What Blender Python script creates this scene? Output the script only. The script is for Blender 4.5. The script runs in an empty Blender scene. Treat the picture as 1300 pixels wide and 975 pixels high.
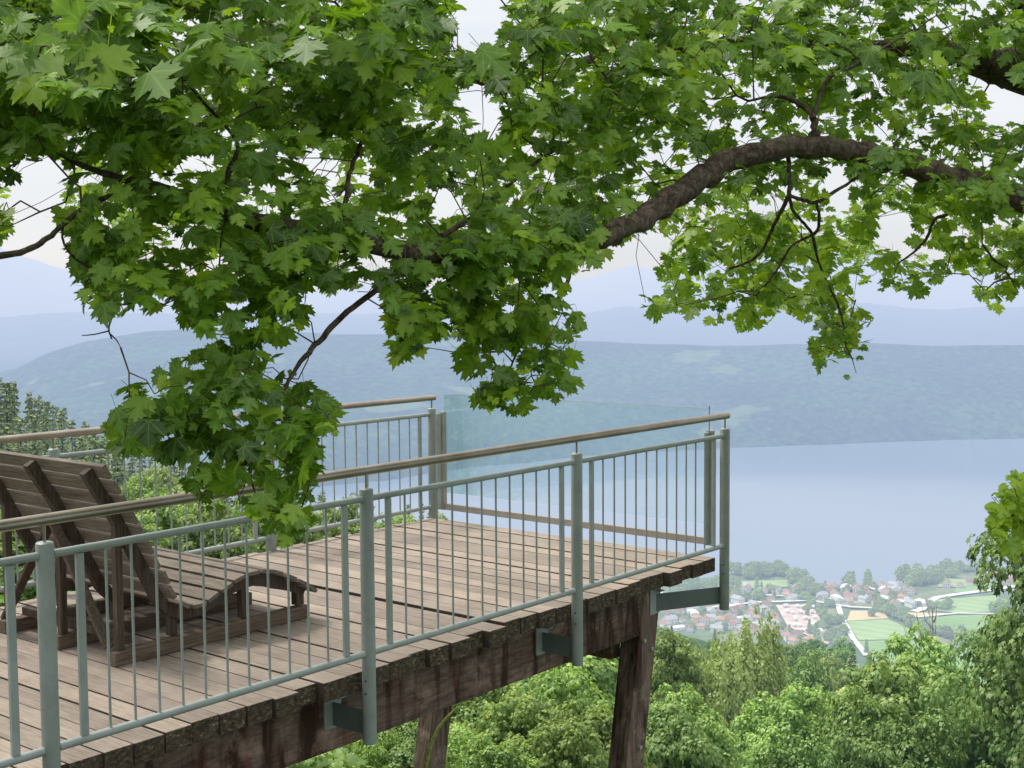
import bpy, math, random
import numpy as np
R = math.radians
random.seed(7); rng = np.random.default_rng(7)
scene = bpy.context.scene
COL = scene.collection

# ------------------------------------------------------------------ camera
CAM = np.array([-8.6195, -4.9718, 2.0374]); YAW, PITCH, ROLL, FPX = 0.68511, -0.06973, -0.007046, 1661.0
Fv = np.array([math.cos(YAW)*math.cos(PITCH), math.sin(YAW)*math.cos(PITCH), math.sin(PITCH)])
Rv = np.array([math.sin(YAW), -math.cos(YAW), 0.0]); Uv = np.cross(Rv, Fv)
R2 = Rv*math.cos(ROLL)+Uv*math.sin(ROLL); U2 = -Rv*math.sin(ROLL)+Uv*math.cos(ROLL)
from mathutils import Matrix, Vector
cd = bpy.data.cameras.new('camera'); cam = bpy.data.objects.new('camera', cd); COL.objects.link(cam)
cd.sensor_width = 36; cd.lens = FPX/1300*36; cd.clip_start = 0.1; cd.clip_end = 60000
cam.matrix_world = Matrix(((R2[0], U2[0], -Fv[0], CAM[0]), (R2[1], U2[1], -Fv[1], CAM[1]), (R2[2], U2[2], -Fv[2], CAM[2]), (0, 0, 0, 1)))
scene.camera = cam

def ray(x, y): return Fv + R2*(x-650)/FPX - U2*(y-487.5)/FPX
def at(x, y, d): return CAM + ray(x, y)*d
def on_z(x, y, z):
    r = ray(x, y); return CAM + r*((z-CAM[2])/r[2])
def proj(P):
    d = np.asarray(P)-CAM; z = d@Fv
    return 650+FPX*(d@R2)/z, 487.5-FPX*(d@U2)/z

# ------------------------------------------------------------------ object helpers
def link(o): COL.objects.link(o); return o
def tag(o, label=None, cat=None, group=None, kind=None):
    if label: o['label'] = label
    if cat: o['category'] = cat
    if group: o['group'] = group
    if kind: o['kind'] = kind
    return o
def empty(name, loc=(0, 0, 0), rz=0, **k):
    o = bpy.data.objects.new(name, None); link(o); o.location = loc; o.rotation_euler = (0, 0, rz)
    o.empty_display_size = .2
    return tag(o, **k)
def mesh_obj(name, me, parent=None, mat=None, **k):
    o = bpy.data.objects.new(name, me); link(o)
    if parent: o.parent = parent
    if mat: me.materials.append(mat)
    return tag(o, **k)
def copy_tree(root, label=None, group=None):
    c = root.copy(); link(c)
    if label: c['label'] = label
    if group: c['group'] = group
    for ch in list(root.children):
        d = ch.copy(); link(d); d.parent = c
        for g in list(ch.children):
            e = g.copy(); link(e); e.parent = d
    return c

class MB:
    """collects polygons with a per-vertex tone"""
    def __init__(s): s.v = []; s.f = []; s.t = []
    def box(s, c, size, ax=None, tone=.5, jit=0):
        c = np.array(c, float); h = np.array(size, float)/2; ax = np.eye(3) if ax is None else np.array(ax)
        n = len(s.v)
        for i in (-1, 1):
            for j in (-1, 1):
                for k in (-1, 1):
                    p = c+ax[0]*h[0]*i+ax[1]*h[1]*j+ax[2]*h[2]*k
                    if jit: p = p+np.array([random.uniform(-jit, jit) for _ in range(3)])
                    s.v.append(tuple(p)); s.t.append(tone)
        for q in ((0, 1, 3, 2), (4, 6, 7, 5), (0, 4, 5, 1), (2, 3, 7, 6), (0, 2, 6, 4), (1, 5, 7, 3)): s.f.append(tuple(n+a for a in q))
        return s
    def bar(s, a, b, w, h, side=(0, 0, 1), tone=.5):
        a = np.array(a, float); b = np.array(b, float); d = b-a; L = np.linalg.norm(d); d /= L
        u = np.cross(np.array(side, float), d); u /= np.linalg.norm(u); v = np.cross(d, u)
        return s.box((a+b)/2, (L, w, h), (d, u, v), tone)
    def tube(s, pts, rad, n=8, tone=.5, cap=True, rough=0):
        P = [np.array(p, float) for p in pts]
        if not hasattr(rad, '__len__'): rad = [rad]*len(P)
        u = None; base = len(s.v)
        for i, p in enumerate(P):
            d = (P[min(i+1, len(P)-1)]-P[max(i-1, 0)]); d = d/(np.linalg.norm(d)+1e-9)
            if u is None:
                u = np.cross(d, [0, 0, 1.0]) if abs(d[2]) < .9 else np.cross(d, [1.0, 0, 0])
            u = u-d*(u@d); u /= np.linalg.norm(u); v = np.cross(d, u)
            for k in range(n):
                a = 2*math.pi*k/n; r = rad[i]*(1+random.uniform(-rough, rough))
                s.v.append(tuple(p+(u*math.cos(a)+v*math.sin(a))*r)); s.t.append(tone)
        for i in range(len(P)-1):
            for k in range(n):
                a = base+i*n+k; b = base+i*n+(k+1) % n
                s.f.append((a, b, b+n, a+n))
        if cap:
            s.f.append(tuple(base+k for k in range(n))[::-1]); e = base+(len(P)-1)*n
            s.f.append(tuple(e+k for k in range(n)))
        return s
    def build(s, name, mat, parent=None, smooth=False, bevel=0, **k):
        me = bpy.data.meshes.new(name); me.from_pydata(s.v, [], s.f); me.materials.append(mat)
        a = me.attributes.new('tone', 'FLOAT', 'POINT'); a.data.foreach_set('value', np.array(s.t, dtype=np.float32))
        if smooth:
            me.polygons.foreach_set('use_smooth', [True]*len(me.polygons))
            try: me.set_sharp_from_angle(angle=R(40))
            except Exception: pass
        o = mesh_obj(name, me, parent, **k)
        if bevel:
            m = o.modifiers.new('bevel', 'BEVEL'); m.width = bevel; m.segments = 2; m.limit_method = 'ANGLE'
        return o

def np_mesh(name, V, F, tone=None, mats=(), smooth=False):
    """V (n,3); F (m,k) faces all of size k"""
    me = bpy.data.meshes.new(name); V = np.ascontiguousarray(V, dtype=np.float32); F = np.ascontiguousarray(F, dtype=np.int32)
    me.vertices.add(len(V)); me.vertices.foreach_set('co', V.ravel())
    me.loops.add(F.size); me.loops.foreach_set('vertex_index', F.ravel())
    me.polygons.add(len(F)); me.polygons.foreach_set('loop_start', np.arange(0, F.size, F.shape[1], dtype=np.int32))
    me.update(calc_edges=True)
    if tone is not None:
        a = me.attributes.new('tone', 'FLOAT', 'POINT'); a.data.foreach_set('value', np.ascontiguousarray(tone, dtype=np.float32))
    if smooth: me.polygons.foreach_set('use_smooth', np.ones(len(F), dtype=bool))
    for m in mats: me.materials.append(m)
    me.validate()
    return me

# ------------------------------------------------------------------ materials
HAZE_L = 2600.0
HAZE_C = (0.37, 0.50, 0.735, 1)
def new_mat(name):
    m = bpy.data.materials.new(name); m.use_nodes = True; nt = m.node_tree; nt.nodes.clear()
    return m, nt
def N(nt, typ, **k):
    n = nt.nodes.new(typ)
    for a, b in k.items():
        if a.startswith('i_'): n.inputs[a[2:].replace('_', ' ')].default_value = b
        else: setattr(n, a, b)
    return n
def L(nt, a, b): nt.links.new(a, b)
def ramp(nt, fac, stops):
    r = N(nt, 'ShaderNodeValToRGB'); e = r.color_ramp.elements
    while len(e) > 1: e.remove(e[-1])
    e[0].position = stops[0][0]; e[0].color = (*stops[0][1], 1)
    for p, c in stops[1:]:
        x = e.new(p); x.color = (*c, 1)
    L(nt, fac, r.inputs[0]); return r.outputs[0]
def math_n(nt, op, a, b=None, c=None):
    n = N(nt, 'ShaderNodeMath', operation=op)
    for i, x in enumerate((a, b, c)):
        if x is None: continue
        if isinstance(x, (int, float)): n.inputs[i].default_value = x
        else: L(nt, x, n.inputs[i])
    return n.outputs[0]
def mixc(nt, fac, a, b, bt='MIX'):
    n = N(nt, 'ShaderNodeMix', data_type='RGBA', blend_type=bt)
    for i, x in ((0, fac), (6, a), (7, b)):
        if isinstance(x, (int, float)): n.inputs[i].default_value = x
        elif isinstance(x, tuple): n.inputs[i].default_value = (*x, 1)
        else: L(nt, x, n.inputs[i])
    return n.outputs[2]
def noise(nt, vec, scale, detail=4, rough=.55, dist=0):
    n = N(nt, 'ShaderNodeTexNoise'); n.inputs['Scale'].default_value = scale; n.inputs['Detail'].default_value = detail
    n.inputs['Roughness'].default_value = rough; n.inputs['Distortion'].default_value = dist
    if vec is not None: L(nt, vec, n.inputs['Vector'])
    return n.outputs['Fac']
def coords(nt, kind='Object', scale=(1, 1, 1)):
    t = N(nt, 'ShaderNodeTexCoord'); m = N(nt, 'ShaderNodeMapping'); m.inputs['Scale'].default_value = scale
    L(nt, t.outputs[kind], m.inputs['Vector']); return m.outputs[0]
def attr(nt, name='tone'): return N(nt, 'ShaderNodeAttribute', attribute_name=name).outputs['Fac']
def finish(nt, sh, haze=False, hl=None, hc=None):
    out = N(nt, 'ShaderNodeOutputMaterial')
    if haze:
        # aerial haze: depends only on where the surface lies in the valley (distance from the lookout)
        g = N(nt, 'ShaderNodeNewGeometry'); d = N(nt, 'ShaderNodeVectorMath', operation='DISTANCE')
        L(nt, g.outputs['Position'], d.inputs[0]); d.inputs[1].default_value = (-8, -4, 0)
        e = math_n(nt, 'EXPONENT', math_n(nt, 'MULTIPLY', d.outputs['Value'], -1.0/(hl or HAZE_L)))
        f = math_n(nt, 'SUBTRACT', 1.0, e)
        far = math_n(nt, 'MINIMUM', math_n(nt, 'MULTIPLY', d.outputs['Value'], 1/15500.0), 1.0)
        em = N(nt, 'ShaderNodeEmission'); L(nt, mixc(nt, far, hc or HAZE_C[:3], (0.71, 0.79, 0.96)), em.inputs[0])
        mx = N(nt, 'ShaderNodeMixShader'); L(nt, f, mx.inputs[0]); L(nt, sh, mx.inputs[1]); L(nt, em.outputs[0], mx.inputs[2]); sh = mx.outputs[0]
    L(nt, sh, out.inputs['Surface'])
def bump(nt, h, strength=.3, dist=.01):
    b = N(nt, 'ShaderNodeBump'); b.inputs['Strength'].default_value = strength; b.inputs['Distance'].default_value = dist
    L(nt, h, b.inputs['Height']); return b.outputs[0]
def principled(nt, col, rough=.7, metal=0, normal=None, spec=.3):
    p = N(nt, 'ShaderNodeBsdfPrincipled')
    if isinstance(col, tuple): p.inputs['Base Color'].default_value = (*col, 1)
    else: L(nt, col, p.inputs['Base Color'])
    if isinstance(rough, (int, float)): p.inputs['Roughness'].default_value = rough
    else: L(nt, rough, p.inputs['Roughness'])
    p.inputs['Metallic'].default_value = metal; p.inputs['Specular IOR Level'].default_value = spec
    if normal is not None: L(nt, normal, p.inputs['Normal'])
    return p.outputs[0]

def wood_mat(name, dark, mid, light, axis, ends=False, moss=0):
    m, nt = new_mat(name)
    sc = {'x': (2, 38, 38), 'y': (38, 2, 38), 'z': (38, 38, 2)}[axis]
    v = coords(nt, 'Object', sc); v2 = coords(nt, 'Object')
    t = attr(nt)
    off = N(nt, 'ShaderNodeVectorMath', operation='ADD'); L(nt, v, off.inputs[0])
    cb = N(nt, 'ShaderNodeCombineXYZ'); L(nt, math_n(nt, 'MULTIPLY', t, 37.0), cb.inputs[0]); L(nt, math_n(nt, 'MULTIPLY', t, 91.0), cb.inputs[1]); L(nt, cb.outputs[0], off.inputs[1])
    g = noise(nt, off.outputs[0], 2.2, 8, .65, .6); big = noise(nt, v2, 2.3, 5, .6); fine = noise(nt, v2, 60, 3, .6)
    c = ramp(nt, g, [(.28, dark), (.5, mid), (.72, light)])
    c = mixc(nt, math_n(nt, 'MULTIPLY', math_n(nt, 'SUBTRACT', big, .35), .9), c, mid, 'MIX')
    c = mixc(nt, .5, c, ramp(nt, t, [(0, (.62, .60, .60)), (.5, (.95, .93, .92)), (1, (1.25, 1.2, 1.16))]), 'MULTIPLY')
    c = mixc(nt, .55, c, ramp(nt, big, [(.3, (.62, .6, .57)), (.65, (1.12, 1.1, 1.08))]), 'MULTIPLY')
    cracks = ramp(nt, noise(nt, off.outputs[0], 5, 6, .7), [(.33, (.25, .22, .2)), (.42, (1, 1, 1))])
    c = mixc(nt, .6, c, cracks, 'MULTIPLY')
    if ends:
        # saw-cut board ends: darker, chequered with pale lichen
        geo = N(nt, 'ShaderNodeNewGeometry'); sp = N(nt, 'ShaderNodeSeparateXYZ'); L(nt, geo.outputs['Normal'], sp.inputs[0])
        isend = math_n(nt, 'GREATER_THAN', math_n(nt, 'ABSOLUTE', sp.outputs['Y']), .6)
        sp2 = noise(nt, coords(nt, 'Object', (30, 30, 55)), 1.1, 6, .75)
        ec = ramp(nt, sp2, [(.36, (.028, .02, .014)), (.5, (.075, .056, .038)), (.6, (.13, .105, .07)), (.68, (.38, .34, .26))])
        c = mixc(nt, isend, c, ec)
        # darker side faces seen in the gaps
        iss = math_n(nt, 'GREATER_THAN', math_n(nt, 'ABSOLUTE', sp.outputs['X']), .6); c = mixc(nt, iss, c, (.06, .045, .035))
    if moss:
        mf = ramp(nt, noise(nt, v2, 9, 5, .7), [(.52, (0, 0, 0)), (.64, (1, 1, 1))]); c = mixc(nt, math_n(nt, 'MULTIPLY', mf, moss), c, (.10, .095, .05))
    hh = math_n(nt, 'ADD', g, math_n(nt, 'MULTIPLY', fine, .4))
    finish(nt, principled(nt, c, .85, 0, bump(nt, hh, .6, .006), .15)); return m

M = {}
M['deck'] = wood_mat('weathered_deck_wood', (.20, .163, .133), (.305, .256, .214), (.41, .358, .307), 'y', ends=True)
M['lounger'] = wood_mat('lounger_slat_wood', (.095, .08, .065), (.20, .17, .14), (.32, .28, .235), 'y')
M['lounger_frame'] = wood_mat('lounger_frame_wood', (.042, .033, .026), (.095, .076, .06), (.17, .14, .11), 'z')
M['skid'] = wood_mat('lounger_skid_wood', (.06, .045, .032), (.17, .13, .10), (.27, .22, .17), 'x')

def beam_mat(name, axis='x', tint=(1, 1, 1), dk=1.0):
    m, nt = new_mat(name)
    v = coords(nt, 'Object', (2, 12, 14) if axis == 'x' else (14, 14, 1.6)); v2 = coords(nt, 'Object', (5, 5, .7)); v3 = coords(nt)
    g = noise(nt, v, 2, 8, .7, .8); streak = noise(nt, v2, 1.3, 4, .6); spot = noise(nt, v3, 4, 6, .65)
    c = ramp(nt, g, [(.3, tuple(.035*dk*a for a in (1, .82, .70))), (.5, tuple(.10*dk*a for a in (1, .82, .69))), (.7, tuple(.19*dk*a for a in (1, .82, .68)))])
    c = mixc(nt, ramp(nt, streak, [(.47, (0, 0, 0)), (.6, (1, 1, 1))]), c, (.030, .018, .013))
    red = ramp(nt, noise(nt, v2, 3.1, 3, .6), [(.56, (0, 0, 0)), (.68, (1, 1, 1))]); c = mixc(nt, math_n(nt, 'MULTIPLY', red, .3), c, (.13, .035, .022))
    c = mixc(nt, ramp(nt, spot, [(.55, (0, 0, 0)), (.75, (.8, .8, .8))]), c, (.30*dk, .25*dk, .21*dk))
    c = mixc(nt, 1, c, tint, 'MULTIPLY')
    finish(nt, principled(nt, c, .8, 0, bump(nt, g, .7, .01), .2)); return m
M['beam'] = beam_mat('stained_beam_wood', 'x', (1.3, 1.1, 1.0), 1.1); M['post'] = beam_mat('support_post_wood', 'z', (1.15, 1.04, .96), 1.3)

def paint_mat(name, col, rough=.45):
    m, nt = new_mat(name); v = coords(nt)
    n = noise(nt, v, 7, 5, .6); s = noise(nt, coords(nt, 'Object', (40, 40, 6)), 1.5, 4, .6)
    c = mixc(nt, .5, col, ramp(nt, n, [(.3, tuple(x*.72 for x in col)), (.7, tuple(min(1, x*1.25) for x in col))]))
    c = mixc(nt, ramp(nt, s, [(.62, (0, 0, 0)), (.78, (.5, .5, .5))]), c, tuple(x*.45 for x in col))
    finish(nt, principled(nt, c, rough, 0, bump(nt, noise(nt, v, 90, 3), .12, .002), .45)); return m
M['paint'] = paint_mat('grey_green_rail_paint', (.29, .325, .305))
M['paint_dark'] = paint_mat('bracket_paint', (.12, .145, .14))
M['frame_metal'] = paint_mat('glass_frame_metal', (.30, .275, .24), .4)
def steel():
    m, nt = new_mat('brushed_handrail_steel'); v = coords(nt, 'Object', (1, 60, 60)); n = noise(nt, v, 2, 5, .6); b = noise(nt, coords(nt), 3, 4)
    c = ramp(nt, b, [(.3, (.25, .20, .155)), (.7, (.40, .34, .285))]); r = math_n(nt, 'ADD', math_n(nt, 'MULTIPLY', n, .22), .22)
    finish(nt, principled(nt, c, r, .85, bump(nt, n, .1, .002), .5)); return m
M['steel'] = steel()
def glass():
    m, nt = new_mat('tinted_glass'); t = N(nt, 'ShaderNodeBsdfTransparent'); t.inputs[0].default_value = (.97, .998, .996, 1)
    g = N(nt, 'ShaderNodeBsdfGlossy'); g.inputs['Roughness'].default_value = .02; g.inputs[0].default_value = (.85, 1, 1, 1)
    fr = N(nt, 'ShaderNodeFresnel'); fr.inputs[0].default_value = 1.5
    mx = N(nt, 'ShaderNodeMixShader'); L(nt, math_n(nt, 'MULTIPLY', fr.outputs[0], .45), mx.inputs[0]); L(nt, t.outputs[0], mx.inputs[1]); L(nt, g.outputs[0], mx.inputs[2])
    df = N(nt, 'ShaderNodeBsdfDiffuse'); df.inputs[0].default_value = (.50, .80, .80, 1); mx2 = N(nt, 'ShaderNodeMixShader')
    dirt = noise(nt, coords(nt), 5, 5, .6); L(nt, math_n(nt, 'MULTIPLY_ADD', dirt, .03, .012), mx2.inputs[0]); L(nt, mx.outputs[0], mx2.inputs[1]); L(nt, df.outputs[0], mx2.inputs[2])
    finish(nt, mx2.outputs[0]); return m
M['glass'] = glass()

def leaf_mat(name, stops, trans=.35, haze=True, gloss=.06, tcol=1.5, hl=None, rough=.45, veins=False, hc=None):
    m, nt = new_mat(name); t = attr(nt)
    oi = N(nt, 'ShaderNodeObjectInfo')
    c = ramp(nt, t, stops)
    if veins:
        # five palmate veins running from the leaf base, and faint blotches
        at_ = N(nt, 'ShaderNodeAttribute', attribute_name='blade'); sx = N(nt, 'ShaderNodeSeparateXYZ'); L(nt, at_.outputs['Vector'], sx.inputs[0])
        a_ = math_n(nt, 'DIVIDE', math_n(nt, 'ARCTAN2', sx.outputs[0], sx.outputs[1]), .80)
        r_ = N(nt, 'ShaderNodeVectorMath', operation='LENGTH'); L(nt, at_.outputs['Vector'], r_.inputs[0])
        v_ = math_n(nt, 'MULTIPLY', math_n(nt, 'ABSOLUTE', math_n(nt, 'SUBTRACT', a_, math_n(nt, 'ROUND', a_))), r_.outputs['Value'])
        c = mixc(nt, ramp(nt, v_, [(.0, (.6, .6, .6)), (.035, (0, 0, 0))]), c, (.20, .33, .09))
        c = mixc(nt, .45, c, ramp(nt, v_, [(.03, (1.15, 1.15, 1.1)), (.28, (.75, .78, .7))]), 'MULTIPLY')
        bz = noise(nt, coords(nt), 23, 4, .7); c = mixc(nt, ramp(nt, bz, [(.66, (0, 0, 0)), (.72, (.7, .7, .7))]), c, (.19, .17, .04))
    hsv = N(nt, 'ShaderNodeHueSaturation'); L(nt, c, hsv.inputs['Color'])
    L(nt, math_n(nt, 'ADD', .490, math_n(nt, 'MULTIPLY', oi.outputs['Random'], .016)), hsv.inputs['Hue'])
    L(nt, math_n(nt, 'ADD', .98 if not veins else .93, math_n(nt, 'MULTIPLY', oi.outputs['Random'], .5 if not veins else .14)), hsv.inputs['Value']); c = hsv.outputs[0]
    d = N(nt, 'ShaderNodeBsdfDiffuse'); L(nt, c, d.inputs[0])
    tr = N(nt, 'ShaderNodeBsdfTranslucent'); L(nt, mixc(nt, 1, c, (1.25*tcol, 1.15*tcol, .55*tcol), 'MULTIPLY'), tr.inputs[0])
    mx = N(nt, 'ShaderNodeMixShader'); mx.inputs[0].default_value = trans; L(nt, d.outputs[0], mx.inputs[1]); L(nt, tr.outputs[0], mx.inputs[2])
    g = N(nt, 'ShaderNodeBsdfGlossy'); g.inputs['Roughness'].default_value = rough
    mx2 = N(nt, 'ShaderNodeMixShader'); mx2.inputs[0].default_value = gloss; L(nt, mx.outputs[0], mx2.inputs[1]); L(nt, g.outputs[0], mx2.inputs[2])
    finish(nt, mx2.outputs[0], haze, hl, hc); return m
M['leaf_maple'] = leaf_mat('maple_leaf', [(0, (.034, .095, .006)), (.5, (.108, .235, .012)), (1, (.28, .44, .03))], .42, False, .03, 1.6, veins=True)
M['leaf_bright'] = leaf_mat('bright_maple_leaf', [(0, (.075, .135, .032)), (.5, (.155, .255, .062)), (1, (.30, .40, .11))], .3, True, .03, 1.3)
M['leaf_mid'] = leaf_mat('mid_green_leaf', [(0, (.05, .11, .03)), (.5, (.12, .215, .055)), (1, (.23, .34, .10))], .25, True, .03, 1.2)
M['leaf_soft'] = leaf_mat('soft_yellow_green_leaf', [(0, (.11, .16, .05)), (.5, (.21, .28, .085)), (1, (.33, .40, .14))], .3, True, .02, 1.2)
M['needle'] = leaf_mat('conifer_needle', [(0, (.07, .11, .045)), (.5, (.15, .20, .08)), (1, (.26, .30, .12))], .1, True, .02, 1.1)
M['needle_blue'] = leaf_mat('blue_green_foliage', [(0, (.035, .075, .03)), (.5, (.075, .14, .055)), (1, (.17, .26, .10))], .15, True, .03, 1.1)
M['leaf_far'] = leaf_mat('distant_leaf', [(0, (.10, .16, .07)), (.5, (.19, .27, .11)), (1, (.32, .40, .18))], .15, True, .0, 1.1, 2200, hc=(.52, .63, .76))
def bark(name, a, b, haze=False, sc=30):
    m, nt = new_mat(name); v = coords(nt, 'Object', (1, 1, 1)); n = noise(nt, v, sc, 8, .75, .5); l = noise(nt, v, 9, 5, .65)
    c = ramp(nt, n, [(.35, tuple(x*.35 for x in a)), (.5, a), (.7, b)])
    c = mixc(nt, math_n(nt, 'MULTIPLY', ramp(nt, l, [(.5, (0, 0, 0)), (.65, (1, 1, 1))]), .5), c, (.13, .125, .07))
    finish(nt, principled(nt, c, .9, 0, bump(nt, n, .9, .012), .1), haze); return m
M['bark'] = bark('maple_bark', (.075, .055, .042), (.21, .165, .125)); M['bark_far'] = bark('tree_bark', (.06, .045, .035), (.13, .10, .08), True, 6)
M['dead'] = bark('dead_wood', (.35, .32, .30), (.5, .47, .44), True, 6)

def ground_mat():
    m, nt = new_mat('valley_ground'); g = N(nt, 'ShaderNodeNewGeometry'); P = g.outputs['Position']
    big = noise(nt, P, .0016, 6, .6); med = noise(nt, P, .02, 6, .65); trees = noise(nt, P, .055, 5, .7); fine = noise(nt, P, 1.2, 6, .7)
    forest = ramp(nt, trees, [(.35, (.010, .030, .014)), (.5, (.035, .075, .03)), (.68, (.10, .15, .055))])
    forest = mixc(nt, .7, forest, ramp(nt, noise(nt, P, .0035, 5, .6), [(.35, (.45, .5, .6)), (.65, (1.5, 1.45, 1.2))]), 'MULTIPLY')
    mead = ramp(nt, med, [(.35, (.13, .21, .06)), (.65, (.24, .28, .10))])
    mask = ramp(nt, noise(nt, P, .0042, 4, .55), [(.63, (0, 0, 0)), (.66, (.7, .7, .7))])
    sp = N(nt, 'ShaderNodeSeparateXYZ'); L(nt, P, sp.inputs[0])
    c = mixc(nt, mask, forest, mead)
    # near slope: damp undergrowth, the flat valley floor: rough grassland
    under = ramp(nt, fine, [(.3, (.015, .03, .010)), (.5, (.045, .085, .022)), (.7, (.09, .14, .035))])
    d = N(nt, 'ShaderNodeVectorMath', operation='DISTANCE'); L(nt, P, d.inputs[0]); d.inputs[1].default_value = (-8, -4, 0)
    c = mixc(nt, math_n(nt, 'GREATER_THAN', d.outputs['Value'], 800.0), under, c)
    flat = math_n(nt, 'MULTIPLY', math_n(nt, 'LESS_THAN', sp.outputs['Z'], -297.0), math_n(nt, 'LESS_THAN', d.outputs['Value'], 1900.0))
    plain = ramp(nt, noise(nt, P, .018, 6, .7), [(.3, (.07, .12, .05)), (.5, (.15, .20, .08)), (.62, (.26, .27, .14)), (.72, (.42, .38, .31))])
    c = mixc(nt, flat, c, plain)
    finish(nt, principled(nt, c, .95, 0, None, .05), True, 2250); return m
M['ground'] = ground_mat()
def flat_mat(name, a, b, scale=.05, stripes=0, hl=2500):
    m, nt = new_mat(name); g = N(nt, 'ShaderNodeNewGeometry'); n = noise(nt, g.outputs['Position'], scale, 6, .7)
    c = ramp(nt, n, [(.3, a), (.7, b)])
    if stripes:
        w = N(nt, 'ShaderNodeTexWave'); w.inputs['Scale'].default_value = stripes; w.inputs['Distortion'].default_value = 1; L(nt, g.outputs['Position'], w.inputs[0])
        c = mixc(nt, .25, c, mixc(nt, w.outputs['Fac'], (.6, .6, .6), (1.2, 1.2, 1.2)), 'MULTIPLY')
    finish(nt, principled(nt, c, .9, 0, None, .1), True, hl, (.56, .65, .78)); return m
M['field_green'] = flat_mat('green_field', (.15, .27, .09), (.22, .36, .13), .02, .03)
M['field_pale'] = flat_mat('pale_green_field', (.22, .33, .14), (.30, .42, .19), .02, .02)
M['field_tan'] = flat_mat('tan_field', (.50, .37, .20), (.62, .49, .28), .03, .04)
M['road_far'] = flat_mat('pale_road', (.55, .53, .50), (.68, .66, .62), .03)
M['yard'] = flat_mat('pinkish_yard', (.42, .31, .28), (.66, .53, .49), .09, .025)
WALLS = [flat_mat('wall_white', (.75, .73, .70), (.8, .8, .78), 1), flat_mat('wall_cream', (.68, .60, .47), (.74, .66, .52), 1), flat_mat('wall_pink', (.62, .46, .38), (.7, .52, .44), 1)]
ROOFS = [flat_mat('roof_red', (.30, .16, .12), (.42, .24, .18), 1), flat_mat('roof_brown', (.20, .12, .10), (.30, .18, .14), 1), flat_mat('roof_grey', (.30, .30, .32), (.45, .45, .47), 1), flat_mat('roof_orange', (.45, .24, .16), (.52, .30, .2), 1), flat_mat('roof_pale', (.62, .58, .56), (.75, .72, .7), 1)]
M['pane_far'] = flat_mat('window_dark', (.04, .05, .07), (.08, .09, .11), 1)
def water():
    m, nt = new_mat('lake_water'); g = N(nt, 'ShaderNodeNewGeometry')
    n1 = noise(nt, g.outputs['Position'], .05, 4, .6); mw = N(nt, 'ShaderNodeMapping'); mw.inputs['Rotation'].default_value = (0, 0, R(-25)); mw.inputs['Scale'].default_value = (.004, .0012, 1); L(nt, g.outputs['Position'], mw.inputs[0]); big = noise(nt, mw.outputs[0], 1.0, 6, .6, .4)
    p = N(nt, 'ShaderNodeBsdfPrincipled'); p.inputs['Base Color'].default_value = (.10, .17, .26, 1)
    L(nt, math_n(nt, 'ADD', .03, math_n(nt, 'MULTIPLY', ramp(nt, big, [(.45, (0, 0, 0)), (.60, (1, 1, 1))]), .14)), p.inputs['Roughness'])
    p.inputs['Specular IOR Level'].default_value = 1.0
    gl = N(nt, 'ShaderNodeBsdfGlossy'); gl.inputs['Roughness'].default_value = .13; fr = N(nt, 'ShaderNodeFresnel'); fr.inputs[0].default_value = 1.33
    mx = N(nt, 'ShaderNodeMixShader'); L(nt, math_n(nt, 'MINIMUM', math_n(nt, 'MULTIPLY', fr.outputs[0], 1.3), .95), mx.inputs[0]); L(nt, p.outputs[0], mx.inputs[1]); L(nt, gl.outputs[0], mx.inputs[2])
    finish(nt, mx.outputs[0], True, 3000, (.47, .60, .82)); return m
M['water'] = water()

# ------------------------------------------------------------------ terrain (one polar sheet around the lookout)
PLAIN, LAKE = -298.0, -300.0
def interp_px(tab, z):
    """table of picture points on the level z, as (azimuth, range)"""
    o = []
    for x, y in tab:
        P = on_z(x, y, z)-CAM; o.append((math.atan2(P[1], P[0]), math.hypot(P[0], P[1])))
    o.sort(); return np.array([a for a, _ in o]), np.array([b for _, b in o])
SH = interp_px([(0, 745), (500, 742), (850, 740), (905, 733), (940, 726), (990, 725), (1015, 733), (1035, 741), (1100, 743), (1150, 743), (1168, 735), (1190, 727), (1230, 722), (1300, 718), (1500, 710)], LAKE)
FS = interp_px([(0, 640), (400, 620), (560, 600), (700, 583), (830, 573), (930, 568), (1015, 566), (1100, 564), (1200, 560), (1300, 556), (1600, 545)], LAKE)
RIDGE = [(-300, 520), (-80, 505), (20, 474), (60, 452), (110, 436), (180, 422), (250, 418), (330, 421), (430, 427), (560, 427), (650, 430), (720, 433), (800, 438), (900, 441), (1000, 440), (1100, 438), (1200, 441), (1300, 441), (1600, 430)]
MTN = [(-400, 250), (-60, 290), (0, 312), (60, 330), (130, 352), (240, 378), (380, 372), (480, 360), (580, 372), (680, 366), (740, 352), (800, 338), (850, 345), (930, 330), (1030, 312), (1120, 322), (1200, 338), (1300, 322), (1700, 280)]
def az_tab(tab):
    o = []
    for x, y in tab:
        r = ray(x, y); o.append((math.atan2(r[1], r[0]), r[2]/math.hypot(r[0], r[1])))
    o.sort(); return np.array([a for a, _ in o]), np.array([b for _, b in o])
RZ, MZ = az_tab(RIDGE), az_tab(MTN)
def vnoise(x, y, seed):
    xi = np.floor(x).astype(int); yi = np.floor(y).astype(int); fx = x-xi; fy = y-yi; fx = fx*fx*(3-2*fx); fy = fy*fy*(3-2*fy)
    def h(a, b):
        n = (a*374761393+b*668265263+seed*974634777) & 0xffffffff; n = ((n ^ (n >> 13))*1274126177) & 0xffffffff; return ((n ^ (n >> 16)) & 0xffff)/65535.0
    return (h(xi, yi)*(1-fx)+h(xi+1, yi)*fx)*(1-fy)+(h(xi, yi+1)*(1-fx)+h(xi+1, yi+1)*fx)*fy
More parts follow.
